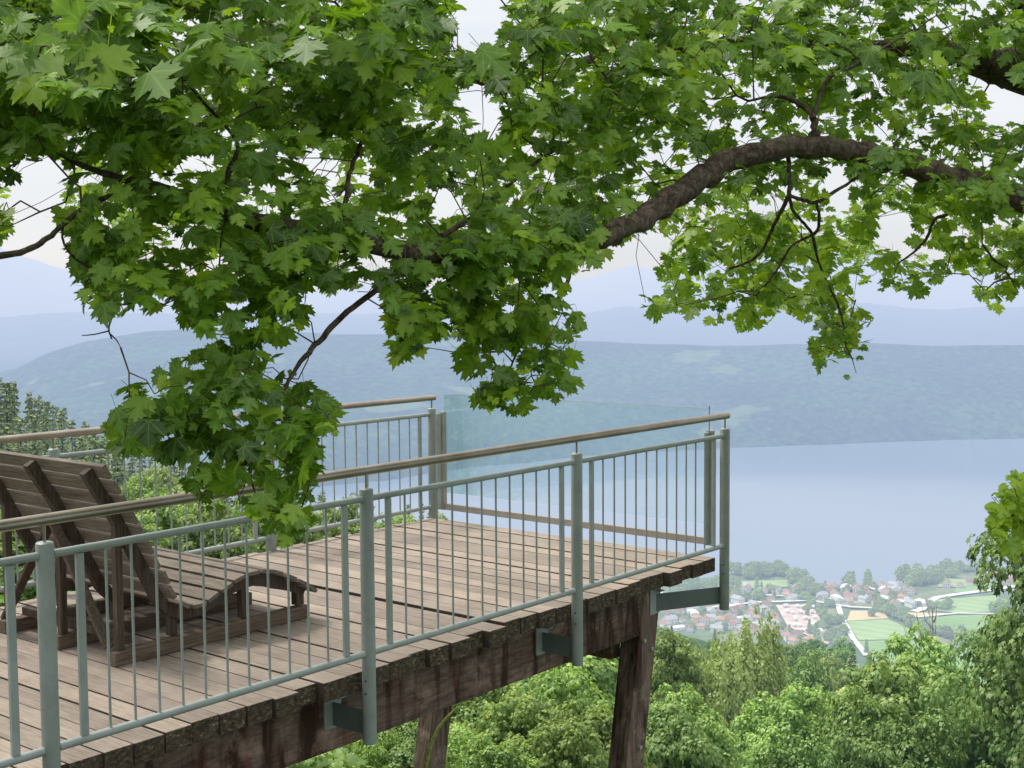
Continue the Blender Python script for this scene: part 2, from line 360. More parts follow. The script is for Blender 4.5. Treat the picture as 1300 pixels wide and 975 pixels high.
def fbm(x, y, seed, n=4):
    s = 0; a = .5
    for i in range(n): s = s+a*(vnoise(x*2**i, y*2**i, seed+i)-.5); a *= .5
    return s
def sstep(a, b, x): t = np.clip((x-a)/(b-a), 0, 1); return t*t*(3-2*t)
def H(x, y):
    x = np.asarray(x, float); y = np.asarray(y, float); dx = x-CAM[0]; dy = y-CAM[1]; r = np.hypot(dx, dy); az = np.arctan2(dy, dx)
    q = dx*.985-dy*.174
    qq = (np.sqrt(np.maximum(q+.2, 0)**2+1.0)-1.0)*(q > -.2)
    h = .40-(.60*np.minimum(qq, 60)+.30*np.clip(qq-60, 0, 290)+.45*np.maximum(qq-350, 0))+.02*np.minimum(-q, 60)*(q < 0)
    h = h+fbm(x/14, y/14, 3)*np.clip(r-6, 0, 12)*.10+fbm(x/90, y/90, 9)*np.clip(r/12, 0, 14)
    base = PLAIN+fbm(x/200, y/200, 5)*.6
    h = np.where(h > base+12, h, base+12*np.exp(np.minimum((h-base-12)/12, 0)))
    h = np.where(h < base+.4, base, h)
    sh = np.interp(az, *SH)+fbm(x/60, y/60, 21)*30
    h = np.where((r > 800), h+(LAKE-9-h)*sstep(sh-12, sh+25, r), h)
    fs = np.interp(az, *FS)+fbm(x/300, y/300, 31)*130; rt = 3300.0
    rh = CAM[2]+np.interp(az, *RZ)*rt+fbm(x/420, y/420, 61)*24
    t = np.clip((r-fs)/(rt-fs), 0, 1); hill = LAKE-6+(rh-LAKE+6)*(t**.75)+fbm(x/350, y/350, 41)*110*t*(1-t)*2+fbm(x/26, y/26, 51, 2)*9*(t > .02)
    back = rh+(LAKE+60-rh)*sstep(rt, rt+1400, r)
    h = np.where(r > fs, np.where(r < rt, hill, back), h)
    m1 = CAM[2]+(np.interp(az, *RZ)*.55+np.interp(az, *MZ)*.45+fbm(az*20, az*0+1, 71)*.008)*8500
    m2 = CAM[2]+(np.interp(az, *MZ)+fbm(az*26, az*0+3, 77)*.010)*15000
    h = np.where(r > 5700, h+(np.maximum(m1, h)-h)*sstep(5700, 8500, r)-(np.maximum(m1, h)-h)*.5*sstep(8500, 10500, r), h)
    h = np.where(r > 10500, h+(m2-h)*sstep(10500, 15000, r), h)
    return h
azs = np.concatenate([np.arange(-180, -10, 4.0), np.arange(-10, 12, .8), np.arange(12, 66, .11), np.arange(66, 100, .8), np.arange(100, 180, 4.0)])
rs = np.concatenate([[0.6], np.geomspace(1.5, 950, 130), np.arange(958, 1750, 9.0), np.arange(1760, 4400, 22.0), np.geomspace(4450, 26000, 70)])
A, RR = np.meshgrid(np.radians(azs), rs); X = CAM[0]+RR*np.cos(A); Y = CAM[1]+RR*np.sin(A); Z = H(X, Y)
nr, na = A.shape; idx = np.arange(nr*na).reshape(nr, na); nx = np.roll(idx, -1, 1)
Fq = np.stack([idx[:-1], idx[1:], nx[1:], nx[:-1]], -1).reshape(-1, 4)
V = np.stack([X, Y, Z], -1).reshape(-1, 3); V = np.vstack([V, [[CAM[0], CAM[1], float(H(CAM[0], CAM[1]))]]])
me = np_mesh('ground', V, Fq, None, [M['ground']], True)
mesh_obj('ground', me, kind='structure')
# lake: a disc sector at the lake level
lb = MB(); n = 120; P0 = []
for k in range(n+1):
    a = R(-60+170*k/n); P0.append(a)
for k, a in enumerate(P0):
    for r in (900, 4400): lb.v.append((CAM[0]+r*math.cos(a), CAM[1]+r*math.sin(a), LAKE)); lb.t.append(.5)
for k in range(n): lb.f.append((2*k, 2*k+1, 2*k+3, 2*k+2))
lb.build('lake', M['water'], kind='structure')

# ------------------------------------------------------------------ fields and roads on the valley floor
def sheet(name, pts, mat, dz, **k):
    m = MB()
    for x, y in pts:
        p = on_z(x, y, PLAIN+.6+dz); m.v.append(tuple(p)); m.t.append(.5)
    m.f.append(tuple(range(len(pts)))); return m.build(name, mat, kind='structure', **k)
def ribbon(name, pts, w, mat, dz):
    P = [on_z(x, y, PLAIN+.6+dz) for x, y in pts]; m = MB()
    for i, p in enumerate(P):
        d = P[min(i+1, len(P)-1)]-P[max(i-1, 0)]; d[2] = 0; d /= np.linalg.norm(d); s = np.array([-d[1], d[0], 0])*w/2
        m.v += [tuple(p+s), tuple(p-s)]; m.t += [.5, .5]
    for i in range(len(P)-1): m.f.append((2*i, 2*i+1, 2*i+3, 2*i+2))
    return m.build(name, mat, kind='structure')
for i, (pts, mt) in enumerate([
    ([(1080, 775), (1120, 775), (1128, 785), (1075, 788)], 'field_tan'),
    ([(1074, 788.5), (1128, 785.8), (1166, 804), (1166, 811), (1090, 812.5)], 'field_pale'),
    ([(1086, 813.5), (1166, 812), (1205, 819), (1262, 850), (1250, 880), (1120, 880), (1098, 828)], 'field_green'),
    ([(1184, 761), (1262, 756), (1290, 766), (1275, 776), (1215, 778), (1188, 775)], 'field_pale'),
    ([(1143, 777), (1205, 778.5), (1190, 783), (1150, 783)], 'field_tan'),
    ([(1165, 786), (1210, 781), (1262, 780), (1300, 790), (1300, 800), (1230, 804), (1190, 802)], 'field_green'),
    ([(1238, 805), (1290, 803), (1300, 815), (1258, 817)], 'field_tan'),
    ([(1208, 819), (1262, 820), (1300, 822), (1300, 855), (1266, 850)], 'field_green'),
    ([(935, 738), (1000, 736), (1000, 745), (930, 748)], 'field_pale'),
    ([(1195, 733), (1262, 738), (1262, 745), (1190, 745)], 'field_pale'),
    ([(1216, 744), (1262, 741), (1262, 750), (1210, 752)], 'field_green')]):
    sheet('field', pts, M[mt], .02*i)
sheet('gravel_yard', [(985, 768), (1030, 767), (1058, 812), (1050, 818), (1000, 795)], M['yard'], .5)
ribbon('road', [(1160, 776), (1170, 773), (1176, 765), (1190, 758), (1215, 754), (1262, 748), (1300, 742)], 8, M['road_far'], .7)
ribbon('road', [(1100, 744), (1125, 752), (1145, 763), (1170, 769)], 7, M['road_far'], .8)
ribbon('road', [(1064, 768), (1067, 778), (1072, 790), (1084, 812), (1094, 824), (1100, 832)], 5, M['road_far'], .9)
ribbon('path', [(1165, 783), (1215, 778), (1262, 778.5)], 3.5, M['road_far'], 1.0)
ribbon('road', [(890, 772), (960, 764), (1030, 762), (1080, 770), (1120, 772)], 5, M['road_far'], 1.1)
ribbon('path', [(905, 752), (950, 754), (1020, 757)], 4, M['road_far'], 1.2)

# ------------------------------------------------------------------ houses of the lakeside town
def make_house(w, d, h, rh, wm, rm, hip=False):
    root = empty('house')
    b = MB(); b.box((0, 0, h/2-1), (w, d, h+2)); 
    n = len(b.v)
    if not hip:
        for x in (-w/2+.01, w/2-.01): b.v += [(x, -d/2, h), (x, d/2, h), (x, 0, h+rh-.1)]; b.t += [.5]*3
        b.f += [(n, n+1, n+2), (n+3, n+5, n+4)]
    wall = b.build('wall', wm, root)
    r = MB(); o = .8
    if hip: r.v = [(-w/2-o, -d/2-o, h-.1), (w/2+o, -d/2-o, h-.1), (w/2+o, d/2+o, h-.1), (-w/2-o, d/2+o, h-.1), (-w/4, 0, h+rh), (w/4, 0, h+rh)]; r.f = [(0, 1, 5, 4), (2, 3, 4, 5), (1, 2, 5), (3, 0, 4), (3, 2, 1, 0)]
    else: r.v = [(-w/2-o, -d/2-o, h-.5), (w/2+o, -d/2-o, h-.5), (w/2+o, 0, h+rh), (-w/2-o, 0, h+rh), (-w/2-o, d/2+o, h-.5), (w/2+o, d/2+o, h-.5)]; r.f = [(0, 1, 2, 3), (3, 2, 5, 4)]
    r.t = [.5]*6; rf = r.build('roof', rm, root)
    MB().box((w*.2, d*.12, h+rh*.9), (.8, .8, 2.2)).build('chimney', wm, rf)
    for fl in range(max(1, int(h//2.8))):
        for k in range(3):
            MB().box((-w/3+k*w/3, -d/2-.04, 1.4+fl*2.8), (1.3, .12, 1.3)).build('window', M['pane_far'], root)
            MB().box((-w/2-.04, -d/3+k*d/3, 1.4+fl*2.8), (.12, 1.3, 1.3)).build('window', M['pane_far'], root)
    return root
protos = []
HL = []
for (w, d, h, rh, wi, ri, hip, lab) in [
    (13, 10, 6, 3.6, 0, 0, False, 'white gabled house with red roof in the hazy lakeside town'),
    (11, 9.5, 5.4, 3.4, 0, 1, False, 'white gabled house with brown roof in the hazy lakeside town'),
    (12, 10, 6, 3, 1, 3, True, 'cream house with hipped orange roof in the hazy lakeside town'),
    (15, 11, 7, 3, 0, 2, False, 'white house with grey roof in the hazy lakeside town'),
    (12, 9, 5.5, 3.2, 2, 0, False, 'pinkish house with red gabled roof in the hazy lakeside town'),
    (24, 12, 5, 1.6, 0, 4, False, 'long low white building with pale flat pitched roof in the lakeside town')]:
    protos.append((w, d, h, rh, wi, ri, hip)); HL.append(lab)
def poly_mask(polys, w=1300, h=975, off=0):
    yy, xx = np.mgrid[0:h, 0:w]; m = np.zeros((h, w), bool)
    for p in polys:
        ins = np.zeros((h, w), bool); n = len(p)
        for i in range(n):
            x1, y1 = p[i]; x2, y2 = p[(i+1) % n]
            if y1 == y2: continue
            c = ((yy < y1) != (yy < y2)) & (xx < (x2-x1)*(yy-y1)/(y2-y1)+x1); ins ^= c
        m |= ins
    return m
def inpoly(x, y, p):
    c = False; n = len(p)
    for i in range(n):
        x1, y1 = p[i]; x2, y2 = p[(i+1) % n]
        if (y1 > y) != (y2 > y) and x < (x2-x1)*(y-y1)/(y2-y1)+x1: c = not c
    return c
rh_ = random.Random(11); spots = []
def scatter(poly, n, mind, r):
    xs = [p[0] for p in poly]; ys = [p[1] for p in poly]; out = []; tries = 0
    while len(out) < n and tries < 6000:
        tries += 1; x = r.uniform(min(xs), max(xs)); y = r.uniform(min(ys), max(ys))
        if not inpoly(x, y, poly): continue
        P = on_z(x, y, PLAIN)
        if all(math.hypot(P[0]-q[0], P[1]-q[1]) > mind for q in spots): out.append(P); spots.append(P)
    return out
house_px = [([(845, 772), (975, 769), (990, 796), (1030, 818), (1000, 818), (950, 806), (845, 800)], 56),
            ([(1020, 745), (1150, 746), (1165, 752), (1150, 760), (1120, 768), (1040, 766), (1035, 752)], 34),
            ([(940, 745), (1015, 748), (1025, 762), (880, 768), (880, 756)], 14),
            ([(1125, 756), (1160, 764), (1180, 772), (1130, 772)], 8),
            ([(1200, 745), (1290, 738), (1290, 730), (1262, 728), (1230, 747)], 10),
            ([(640, 760), (840, 755), (840, 795), (640, 800)], 14)]
first = {}
for poly, n in house_px:
    for P in scatter(poly, int(n*1.45), 12, rh_):
        k = rh_.choices(range(6), (4, 4, 3, 4, 2, 1.2))[0]
        if k not in first: first[k] = make_house(*protos[k][:4], WALLS[protos[k][4]], ROOFS[protos[k][5]], protos[k][6]); o = first[k]; tag(o, HL[k], 'house', 'houses of the lakeside town')
        else: o = copy_tree(first[k])
        o.location = (P[0], P[1], PLAIN+.3); o.rotation_euler = (0, 0, rh_.choice((.3, .35, 1.2, 1.9, -.4, .7))+rh_.uniform(-.1, .1)); s = rh_.uniform(.45, .75); o.scale = (s, s, s)
# rows of parked caravans on the yard
cv = empty('caravan', label='white caravan parked in a row on the pinkish yard', cat='caravan', group='caravans parked on the yard')
MB().box((0, 0, 1.5), (6, 2.4, 2.2)).build('body', WALLS[0], cv, bevel=.3); MB().box((0, -1.22, 1.8), (4, .05, .8)).build('window', M['pane_far'], cv)
for s in (-1, 1): MB().tube([(0, s*1.0, .35), (0, s*1.2, .35)], .35, 10).build('wheel', M['pane_far'], cv)
kk = 0
for i in range(6):
    for j in range(5):
        x = 996+i*7.0+j*5.0; y = 772+j*8
        if x > 1050: continue
        o = cv if kk == 0 else copy_tree(cv); kk += 1
        P = on_z(x, y, PLAIN); o.location = (P[0]+rh_.uniform(-4, 4), P[1]+rh_.uniform(-4, 4), PLAIN+1.1); o.rotation_euler = (0, 0, .5+rh_.uniform(-.2, .2))
# sailing dot on the lake
# ------------------------------------------------------------------ vegetation generators
def rand_dirs(n, r):
    v = r.normal(size=(n, 3)); return v/np.linalg.norm(v, axis=1)[:, None]
T_DIAMOND = (np.array([(0, 0, 0), (.36, .5, -.06), (0, 1, -.12), (-.36, .5, -.06)]), np.array([(0, 1, 2), (0, 2, 3)]))
T_LOBE = (np.array([(0, 0, 0), (.46, .12, -.05), (.30, .34, 0), (.52, .62, -.1), (.16, .62, 0), (0, 1, -.15), (-.16, .62, 0), (-.52, .62, -.1), (-.30, .34, 0), (-.46, .12, -.05), (0, .35, .03)]),
          np.array([(10, i, (i+1) % 10) for i in range(10)]))
half = [(.09, -.05), (.20, -.02), (.36, -.10), (.33, .04), (.50, .06), (.40, .16), (.62, .30), (.52, .36), (.60, .50), (.40, .46), (.22, .44), (.27, .58), (.40, .66), (.24, .70), (.22, .82), (.10, .80)]
outl = [(0, .02)]+half+[(0, 1.02)]+[(-x, y) for x, y in half[::-1]]
def leaf_z(x, y): return -.30*x*x-.18*(y-.25)**2+.05*abs(x)
MV = [(x, y, leaf_z(x, y)) for x, y in outl]+[(0, .30, -.03)]; nM = len(outl)
MF = [(nM, i, (i+1) % nM) for i in range(nM)]
b0 = len(MV); MV += [(.011, .05, 0), (-.011, .05, 0), (-.010, -.5, .10), (.010, -.5, .10)]; MF += [(b0, b0+1, b0+2), (b0, b0+2, b0+3)]
T_MAPLE = (np.array(MV, float), np.array(MF))
def leaves(pos, nrm, tip, size, tone, tmpl, r):
    """arrays of leaves: position, normal, tip direction, size"""
    n = len(pos); nrm = nrm/np.linalg.norm(nrm, axis=1)[:, None]
    tip = tip-nrm*np.sum(tip*nrm, 1)[:, None]; tip /= (np.linalg.norm(tip, axis=1)[:, None]+1e-9); sd = np.cross(tip, nrm)
    T, Ft = tmpl; curl = r.uniform(-.2, 2.8, n)
    V = pos[:, None]+size[:, None, None]*(T[None, :, 0, None]*sd[:, None]+T[None, :, 1, None]*tip[:, None]+T[None, :, 2, None]*nrm[:, None]*curl[:, None, None])
    F = Ft[None]+(np.arange(n)*len(T))[:, None, None]
    return V.reshape(-1, 3), F.reshape(-1, 3), np.repeat(tone, len(T))
def crown_mesh(name, mat, seed, height, radius, base, nclump, per, ls, tmpl=T_DIAMOND, kind='round', clump_r=.24):
    """broad-leaved crown: leaf clumps at the ends of limbs through an uneven ellipsoid"""
    r = np.random.default_rng(seed); pos = []; nr = []; tp = []; tn = []
    cz = (height+base)/2; hz = (height-base)/2
    D = rand_dirs(nclump, r); D[:, 2] = np.where(D[:, 2] < -.55, -D[:, 2], D[:, 2])
    lump = 1+.22*np.sin(D[:, 0]*3.1+seed)+.18*np.sin(D[:, 1]*4.3+seed*2)+.12*np.sin(D[:, 2]*5+seed)
    rad = r.uniform(.45, 1.0, nclump)**.55*lump*.84
    C = np.stack([D[:, 0]*radius*rad, D[:, 1]*radius*rad, cz+D[:, 2]*hz*rad], 1)
    for c, d in zip(C, D):
        cr = radius*clump_r*r.uniform(.55, 1.3); n = int(per*r.uniform(.6, 1.3)); u = rand_dirs(n, r); u[:, 2] = np.abs(u[:, 2])*np.where(r.random(n) < .8, 1, -.5)
        p = c+u*np.array([1, 1, .8])*cr*(r.uniform(.4, 1, n)**.4)[:, None]
        pos.append(p); nr.append(u*1.0+np.array([0, 0, .45])+d*.3+r.normal(size=(n, 3))*.34)
        t = np.stack([u[:, 0]+d[0]*.5, u[:, 1]+d[1]*.5, -.12+0*u[:, 0]], 1)+r.normal(size=(n, 3))*.35; tp.append(t)
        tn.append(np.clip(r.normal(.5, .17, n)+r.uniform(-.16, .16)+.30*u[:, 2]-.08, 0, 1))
    pos = np.vstack(pos); n = len(pos)
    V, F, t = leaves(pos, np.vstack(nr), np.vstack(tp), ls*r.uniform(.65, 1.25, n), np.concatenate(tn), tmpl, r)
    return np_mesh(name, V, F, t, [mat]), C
def trunk_mesh(name, mat, seed, height, C, r0, nlimb=14):
    random.seed(seed); m = MB()
    zt = height*.82; pts = [(0, 0, -1.5)]; wob = [(random.uniform(-.12, .12), random.uniform(-.12, .12)) for _ in range(6)]
    for i in range(6): pts.append((wob[i][0]*i*.6, wob[i][1]*i*.6, zt*(i+.4)/6))
    m.tube(pts, [r0*1.25, r0, r0*.85, r0*.7, r0*.55, r0*.4, r0*.2], 9, rough=.08)
    for c in random.sample(list(range(len(C))), min(nlimb, len(C))):
        c = C[c]; z0 = max(height*.18, min(zt*.9, c[2]-abs(c[0])*.6-abs(c[1])*.6)); k = min(1, z0/zt)
        st = np.array([0, 0, z0]); mid = st*.5+np.array(c)*.5+np.array([0, 0, .1*height*.2]); m.tube([st, mid, c], [r0*.38*(1-k*.5), r0*.22, r0*.06], 6, rough=.05)
    return m, mat
def make_tree(name, mat, seed, height, radius, base, nclump, per, ls, tmpl=T_DIAMOND, clump_r=.24, r0=None, label=None, cat='tree', group=None):
    root = empty(name); tag(root, label, cat, group)
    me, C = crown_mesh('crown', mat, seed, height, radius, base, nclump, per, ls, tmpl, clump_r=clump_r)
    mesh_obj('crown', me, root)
    m, bm = trunk_mesh('trunk', M['bark_far'], seed, height, C, r0 or height*.018); m.build('trunk', bm, root, smooth=True)
    root['h'] = height
    return root
def make_conifer(mat, seed, height, radius, whorls, ls=.5, label=None, group=None, name='conifer_tree', dens=1.0):
    r = np.random.default_rng(seed); root = empty(name); tag(root, label, 'conifer', group); P = []; Nn = []; T = []; tn = []
    m = MB(); m.tube([(0, 0, -1.5), (0, 0, height*.5), (0, 0, height*.99)], [height*.016, height*.010, .02], 8)
    for w in range(whorls):
        k = w/(whorls-1); z = height*(.06+.93*k); Rw = radius*(1-k)**.85*r.uniform(.8, 1.1)+.12; nb = int(6+4*(1-k)); a0 = r.uniform(0, 6.28)
        for b in range(nb):
            a = a0+2*math.pi*b/nb+r.uniform(-.25, .25); Rb = Rw*r.uniform(.7, 1.12); d = np.array([math.cos(a), math.sin(a), 0]); n = max(5, int(dens*Rb*7/ls*.5))
            t = r.uniform(.1, 1, n)**.8; side = np.array([-d[1], d[0], 0]); wv = (1-t)*Rb*.34+.08
            off = r.uniform(-1, 1, n)*wv; dz = -.38*Rb*t**1.3+.1*Rb*t**3+r.normal(0, .05, n)
            p = d*(t*Rb)[:, None]+side*off[:, None]+np.array([0, 0, z])+np.array([0, 0, 1.])*dz[:, None]
            P.append(p); Nn.append(np.array([0, 0, 1.])+d*.35+r.normal(size=(n, 3))*.35); T.append(d+side*np.sign(off)[:, None]*.6+np.array([0, 0, -.45])+r.normal(size=(n, 3))*.2)
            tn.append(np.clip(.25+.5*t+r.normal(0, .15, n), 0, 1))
            if w % 3 == 0: m.tube([(0, 0, z), tuple(d*Rb*.9+np.array([0, 0, z-.3*Rb]))], [.05, .015], 4, cap=False)
    P = np.vstack(P); n = len(P); V, F, t = leaves(P, np.vstack(Nn), np.vstack(T), ls*r.uniform(.7, 1.3, n), np.concatenate(tn), T_DIAMOND, r)
    mesh_obj('crown', np_mesh('crown', V, F, t, [mat]), root); m.build('trunk', M['bark_far'], root); root['h'] = height
    return root
def make_birch(seed, height, radius, label, group=None):
    r = np.random.default_rng(seed); root = empty('birch_tree'); tag(root, label, 'tree', group); P = []; Nn = []; T = []; tn = []
    for s in range(760):
        u = rand_dirs(1, r)[0]; u[2] = abs(u[2])*1.25-.25; k = r.uniform(.35, 1)**.5; lum = 1+.15*math.sin(u[0]*5+seed)+.12*math.sin(u[1]*6)
        c = np.array([u[0]*radius*k*lum, u[1]*radius*k*lum, height*.60+u[2]*height*.38*k*lum]); Ls = r.uniform(.12, .30)*height*.7; n = 42
        t = r.random(n); dr = u*np.array([1, 1, 0])*.25; p = c+np.array([0, 0, -1.])*(t*Ls)[:, None]+dr*(t*Ls*.3)[:, None]+r.normal(size=(n, 3))*.09*radius*.35
        P.append(p); Nn.append(u*.8+np.array([0, 0, .35])+r.normal(size=(n, 3))*.5); T.append(np.array([0, 0, -1.])+r.normal(size=(n, 3))*.35); tn.append(np.clip(r.normal(.5, .16, n)+r.uniform(-.15, .15)+.15*(1-t), 0, 1))
    P = np.vstack(P); n = len(P); V, F, t = leaves(P, np.vstack(Nn), np.vstack(T), .3*r.uniform(.6, 1.2, n), np.concatenate(tn), T_DIAMOND, r)
    mesh_obj('crown', np_mesh('crown', V, F, t, [M['leaf_soft']]), root)
    m = MB(); m.tube([(0, 0, -1.5), (.1, 0, height*.4), (0, .1, height*.9)], [.28, .18, .03], 8)
    for i in range(12):
        a = i*2.4; z = height*(.25+.05*i); m.tube([(0, 0, z), (math.cos(a)*radius*.5, math.sin(a)*radius*.5, z+1.2)], [.08, .02], 5)
    m.build('trunk', M['bark_far'], root); root['h'] = height; return root

# prototypes (each is also a placed tree)
PB = {}
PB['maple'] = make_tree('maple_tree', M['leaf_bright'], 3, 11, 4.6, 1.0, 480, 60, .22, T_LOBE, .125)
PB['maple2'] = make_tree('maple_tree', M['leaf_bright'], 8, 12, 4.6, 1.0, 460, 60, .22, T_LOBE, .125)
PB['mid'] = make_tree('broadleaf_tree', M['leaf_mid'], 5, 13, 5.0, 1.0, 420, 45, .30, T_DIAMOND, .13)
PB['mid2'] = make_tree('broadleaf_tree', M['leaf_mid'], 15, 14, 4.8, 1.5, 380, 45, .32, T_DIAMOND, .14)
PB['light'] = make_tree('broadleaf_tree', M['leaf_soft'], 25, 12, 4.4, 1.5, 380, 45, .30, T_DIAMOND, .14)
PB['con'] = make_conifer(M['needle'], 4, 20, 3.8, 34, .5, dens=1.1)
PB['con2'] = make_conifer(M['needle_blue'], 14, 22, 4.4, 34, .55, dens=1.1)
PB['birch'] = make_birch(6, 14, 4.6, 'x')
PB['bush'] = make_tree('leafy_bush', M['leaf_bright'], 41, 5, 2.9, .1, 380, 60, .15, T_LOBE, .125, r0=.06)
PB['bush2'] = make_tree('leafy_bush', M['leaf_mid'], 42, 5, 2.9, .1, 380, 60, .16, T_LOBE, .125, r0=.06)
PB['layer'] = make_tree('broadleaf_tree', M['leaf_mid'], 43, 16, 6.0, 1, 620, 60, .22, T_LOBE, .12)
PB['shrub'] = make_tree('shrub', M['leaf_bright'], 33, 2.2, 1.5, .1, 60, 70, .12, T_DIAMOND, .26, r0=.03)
used = set(); BW = {}
def plant(kind, px, pyt, dist, wpx=None, label='', cat='tree', group=None, stretch=None, rz=None):
    P = at(px, pyt, dist); g = float(H(P[0], P[1])); h = P[2]-g
    p = PB[kind]; h0 = p['h']
    if h < .8: print('SKIP low tree', kind, px, pyt, dist, round(h, 2)); return None
    me_ = [c for c in p.children if c.name.startswith('crown')][0].data; co = np.empty(len(me_.vertices)*3, np.float32); me_.vertices.foreach_get('co', co); co = co.reshape(-1, 3)
    if 'bw' not in BW.setdefault(kind, {}): BW[kind] = {'bw': 2*float(np.percentile(np.hypot(co[:, 0], co[:, 1]), 96)), 'h': float(np.percentile(co[:, 2], 99.6))}
    s = h/BW[kind]['h']
    o = p if kind not in used else copy_tree(p); used.add(kind)
    o.location = (P[0], P[1], g); o.rotation_euler = (0, 0, random.uniform(0, 6.28) if rz is None else rz)
    ref = BW[kind]['bw']
    sw = s if wpx is None else wpx/FPX*dist/ref
    sw = max(sw, s*.62); sw = min(sw, s*1.25); o.scale = (sw, sw, s)
    o['label'] = label; o['category'] = cat
    if group: o['group'] = group
    elif 'group' in o: del o['group']
    return o

# ------------------------------------------------------------------ viewing platform
random.seed(21)
S = 1.8835; W = 3.006; DX0 = -13.2
plat = empty('viewing_platform', (0, 0, 0), label='weathered wooden viewing platform on tall posts projecting over the wooded slope', cat='platform')
b = MB(); x = -.02; i = 0
while x > DX0:
    w = random.choice((.150, .155, .160, .165)); th = .105
    raised = .012 if x > -2.50 else 0
    step = x > -2.50 and x-w-.007 <= -2.50
    y0 = .07+random.uniform(-.016, .016)+(0.03 if random.random() < .2 else 0); y1 = 3.02+random.uniform(-.03, .04)
    b.box((x-w/2, (y0+y1)/2, -th/2+raised+random.uniform(-.004, .003)), (w, y1-y0, th), tone=random.random())
    x -= w+(.019 if step else random.uniform(.006, .013)); i += 1
b.build('deck_boards', M['deck'], plat, bevel=.005)
for yc, x0 in ((.40, -.65), (2.62, -.22)):
     bm_ = MB(); bm_.box(((x0+DX0)/2, yc, -.302), (x0-DX0, .20, .376)); bm_.build('side_beam', M['beam'], plat, bevel=.008)
for yc in (1.15, 1.9): MB().box(((-.5+DX0)/2, yc, -.225), (-.5-DX0, .14, .22)).build('joist', M['beam'], plat)
for xb, side in ((-.70, 1), (-5.4, 1), (-9.6, 1)):
    for yy in (.40, 2.62):
        zt = -.13 if xb == -.70 else -.49; yc = yy+.02
        gx = xb-.55 if xb == -.7 else xb-.2; gz = float(H(gx, yy))-.6
        a = np.array([xb+.10, yc, zt-.02]); e = np.array([xb+.10-.42*(zt-gz)/3.2, yc, gz])
        if xb == -.70:
            # the end posts stand in line with the beam ends and lean back under the deck
            a = np.array([-.53 if yy < 1 else -.34, yc-.045 if yy < 1 else 2.45, -.115]); e = a+np.array([-.185, 0, -1.0])*(-.115-gz)
            MB().bar(a, e, .235, .16, side=(0, 1, 0)).build('support_post', M['post'], plat, bevel=.008)
            for zz, xo in ((.42, -.06), (.50, .05), (1.22, .03)):
                q = a+(e-a)*(zz/np.linalg.norm(e-a)); MB().tube([(q[0]+xo, q[1]-.078, q[2]), (q[0]+xo, q[1]-.10, q[2])], .016, 8).build('bolt', M['paint'], plat)
        else: MB().bar(a, e, .20, .20, side=(0, 1, 0)).build('support_post', M['post'], plat, bevel=.006)
    MB().bar((xb, .52, -.6), (xb, 2.5, -.6), .12, .18).build('cross_beam', M['beam'], plat)

def railing(y, s, label):
    """s: +1 near side (arms reach in towards +y), -1 far side"""
    r = empty('railing', (0, y, 0), label=label, cat='railing')
    ks = range(0, 8); xe = 0
    m = MB(); m.tube([(-13.3, 0, 1.10), (-6, 0, 1.10), (.035, 0, 1.10)], .0255, 20); hr = m.build('handrail', M['steel'], r, smooth=True)
    for z, nm in ((.95, 'top_rail'), (.114, 'bottom_rail')):
        for k in ks: MB().tube([(-(k+1)*S+.036, 0, z), (-k*S-.036, 0, z)], .0175 if z > .5 else .019, 14, cap=True).build(nm, M['paint'], r, smooth=True)
    for k in range(0, 8):
        px = -k*S; m = MB(); m.tube([(px, 0, -.381), (px, 0, -.376), (px, 0, .988), (px, 0, 1.000), (px, 0, 1.005)], [.034, .0375, .0375, .0365, .030], 24); p = m.build('post', M['paint'], r, smooth=True)
        MB().tube([(px, 0, 1.003), (px, 0, 1.08)], .0065, 8).build('handrail_pin', M['steel'], p)
        for zz in (-.03, -.10): MB().tube([(px-.036, -.012*s, zz), (px-.041, -.014*s, zz)], .006, 8).build('screw', M['pane_far'], p)
        # bracket: arm + end plate on the side beam
        a = np.array([px, .034*s, -.275]); e = np.array([px-(.0 if k else .52), .298*s, -.275]); br = MB(); br.bar(a, e, .008, .130)
        arm = br.build('bracket_arm', M['paint_dark'], r)
        MB().box((e[0], e[1]-.006*s, -.262), (.125, .012, .19)).build('bracket_plate', M['paint'], arm, bevel=.002)
        MB().box((e[0]+.03, e[1]-.036*s, -.182), (.05, .05, .008)).build('bracket_plate', M['paint'], arm)
    for k in range(0, 5 if s > 0 else 6):
        for fx in (.162, S-.162):
            MB().box((-k*S-fx, 0, .532), (.036, .020, .80)).build('flat_bar', M['paint'], r, bevel=.003)
        for j in range(1, 12):
            xx = -k*S-.162-(S-.324)*j/12
            MB().tube([(xx, 0, .12), (xx, 0, .94)], .0062, 8, cap=False).build('baluster', M['paint'], r, smooth=True)
    return r
railing(0, 1, 'long near railing in front of the lounger, handrail above thin vertical bars')
railing(W, -1, 'far railing behind the lounger on the left edge of the deck')
gp = empty('glass_barrier', (0, 0, 0), label='clear tinted glass panel across the far end of the deck', cat='glass barrier')
MB().box((.0, (W)/2, .70), (.012, W-.30, .89)).build('glass_pane', M['glass'], gp)
MB().box((.0, W/2, 1.147), (.0125, W-.30, .002)).build('pane_edge', M['frame_metal'], gp)
MB().box((.0, W/2, .13), (.035, W-.32, .055)).build('bottom_rail', M['frame_metal'], gp, bevel=.003)
for y in (.125, W-.13):
    MB().box((0, y, .54), (.045, .05, .88)).build('frame_post', M['frame_metal'], gp, bevel=.003)
    MB().box((-.055, y, .54), (.05, .02, .86)).build('frame_post', M['paint'], gp, bevel=.003)
    if y < 1: MB().tube([(-.02, y, .98), (-.02, y, 1.17)], .004, 6).build('pin', M['paint_dark'], gp)

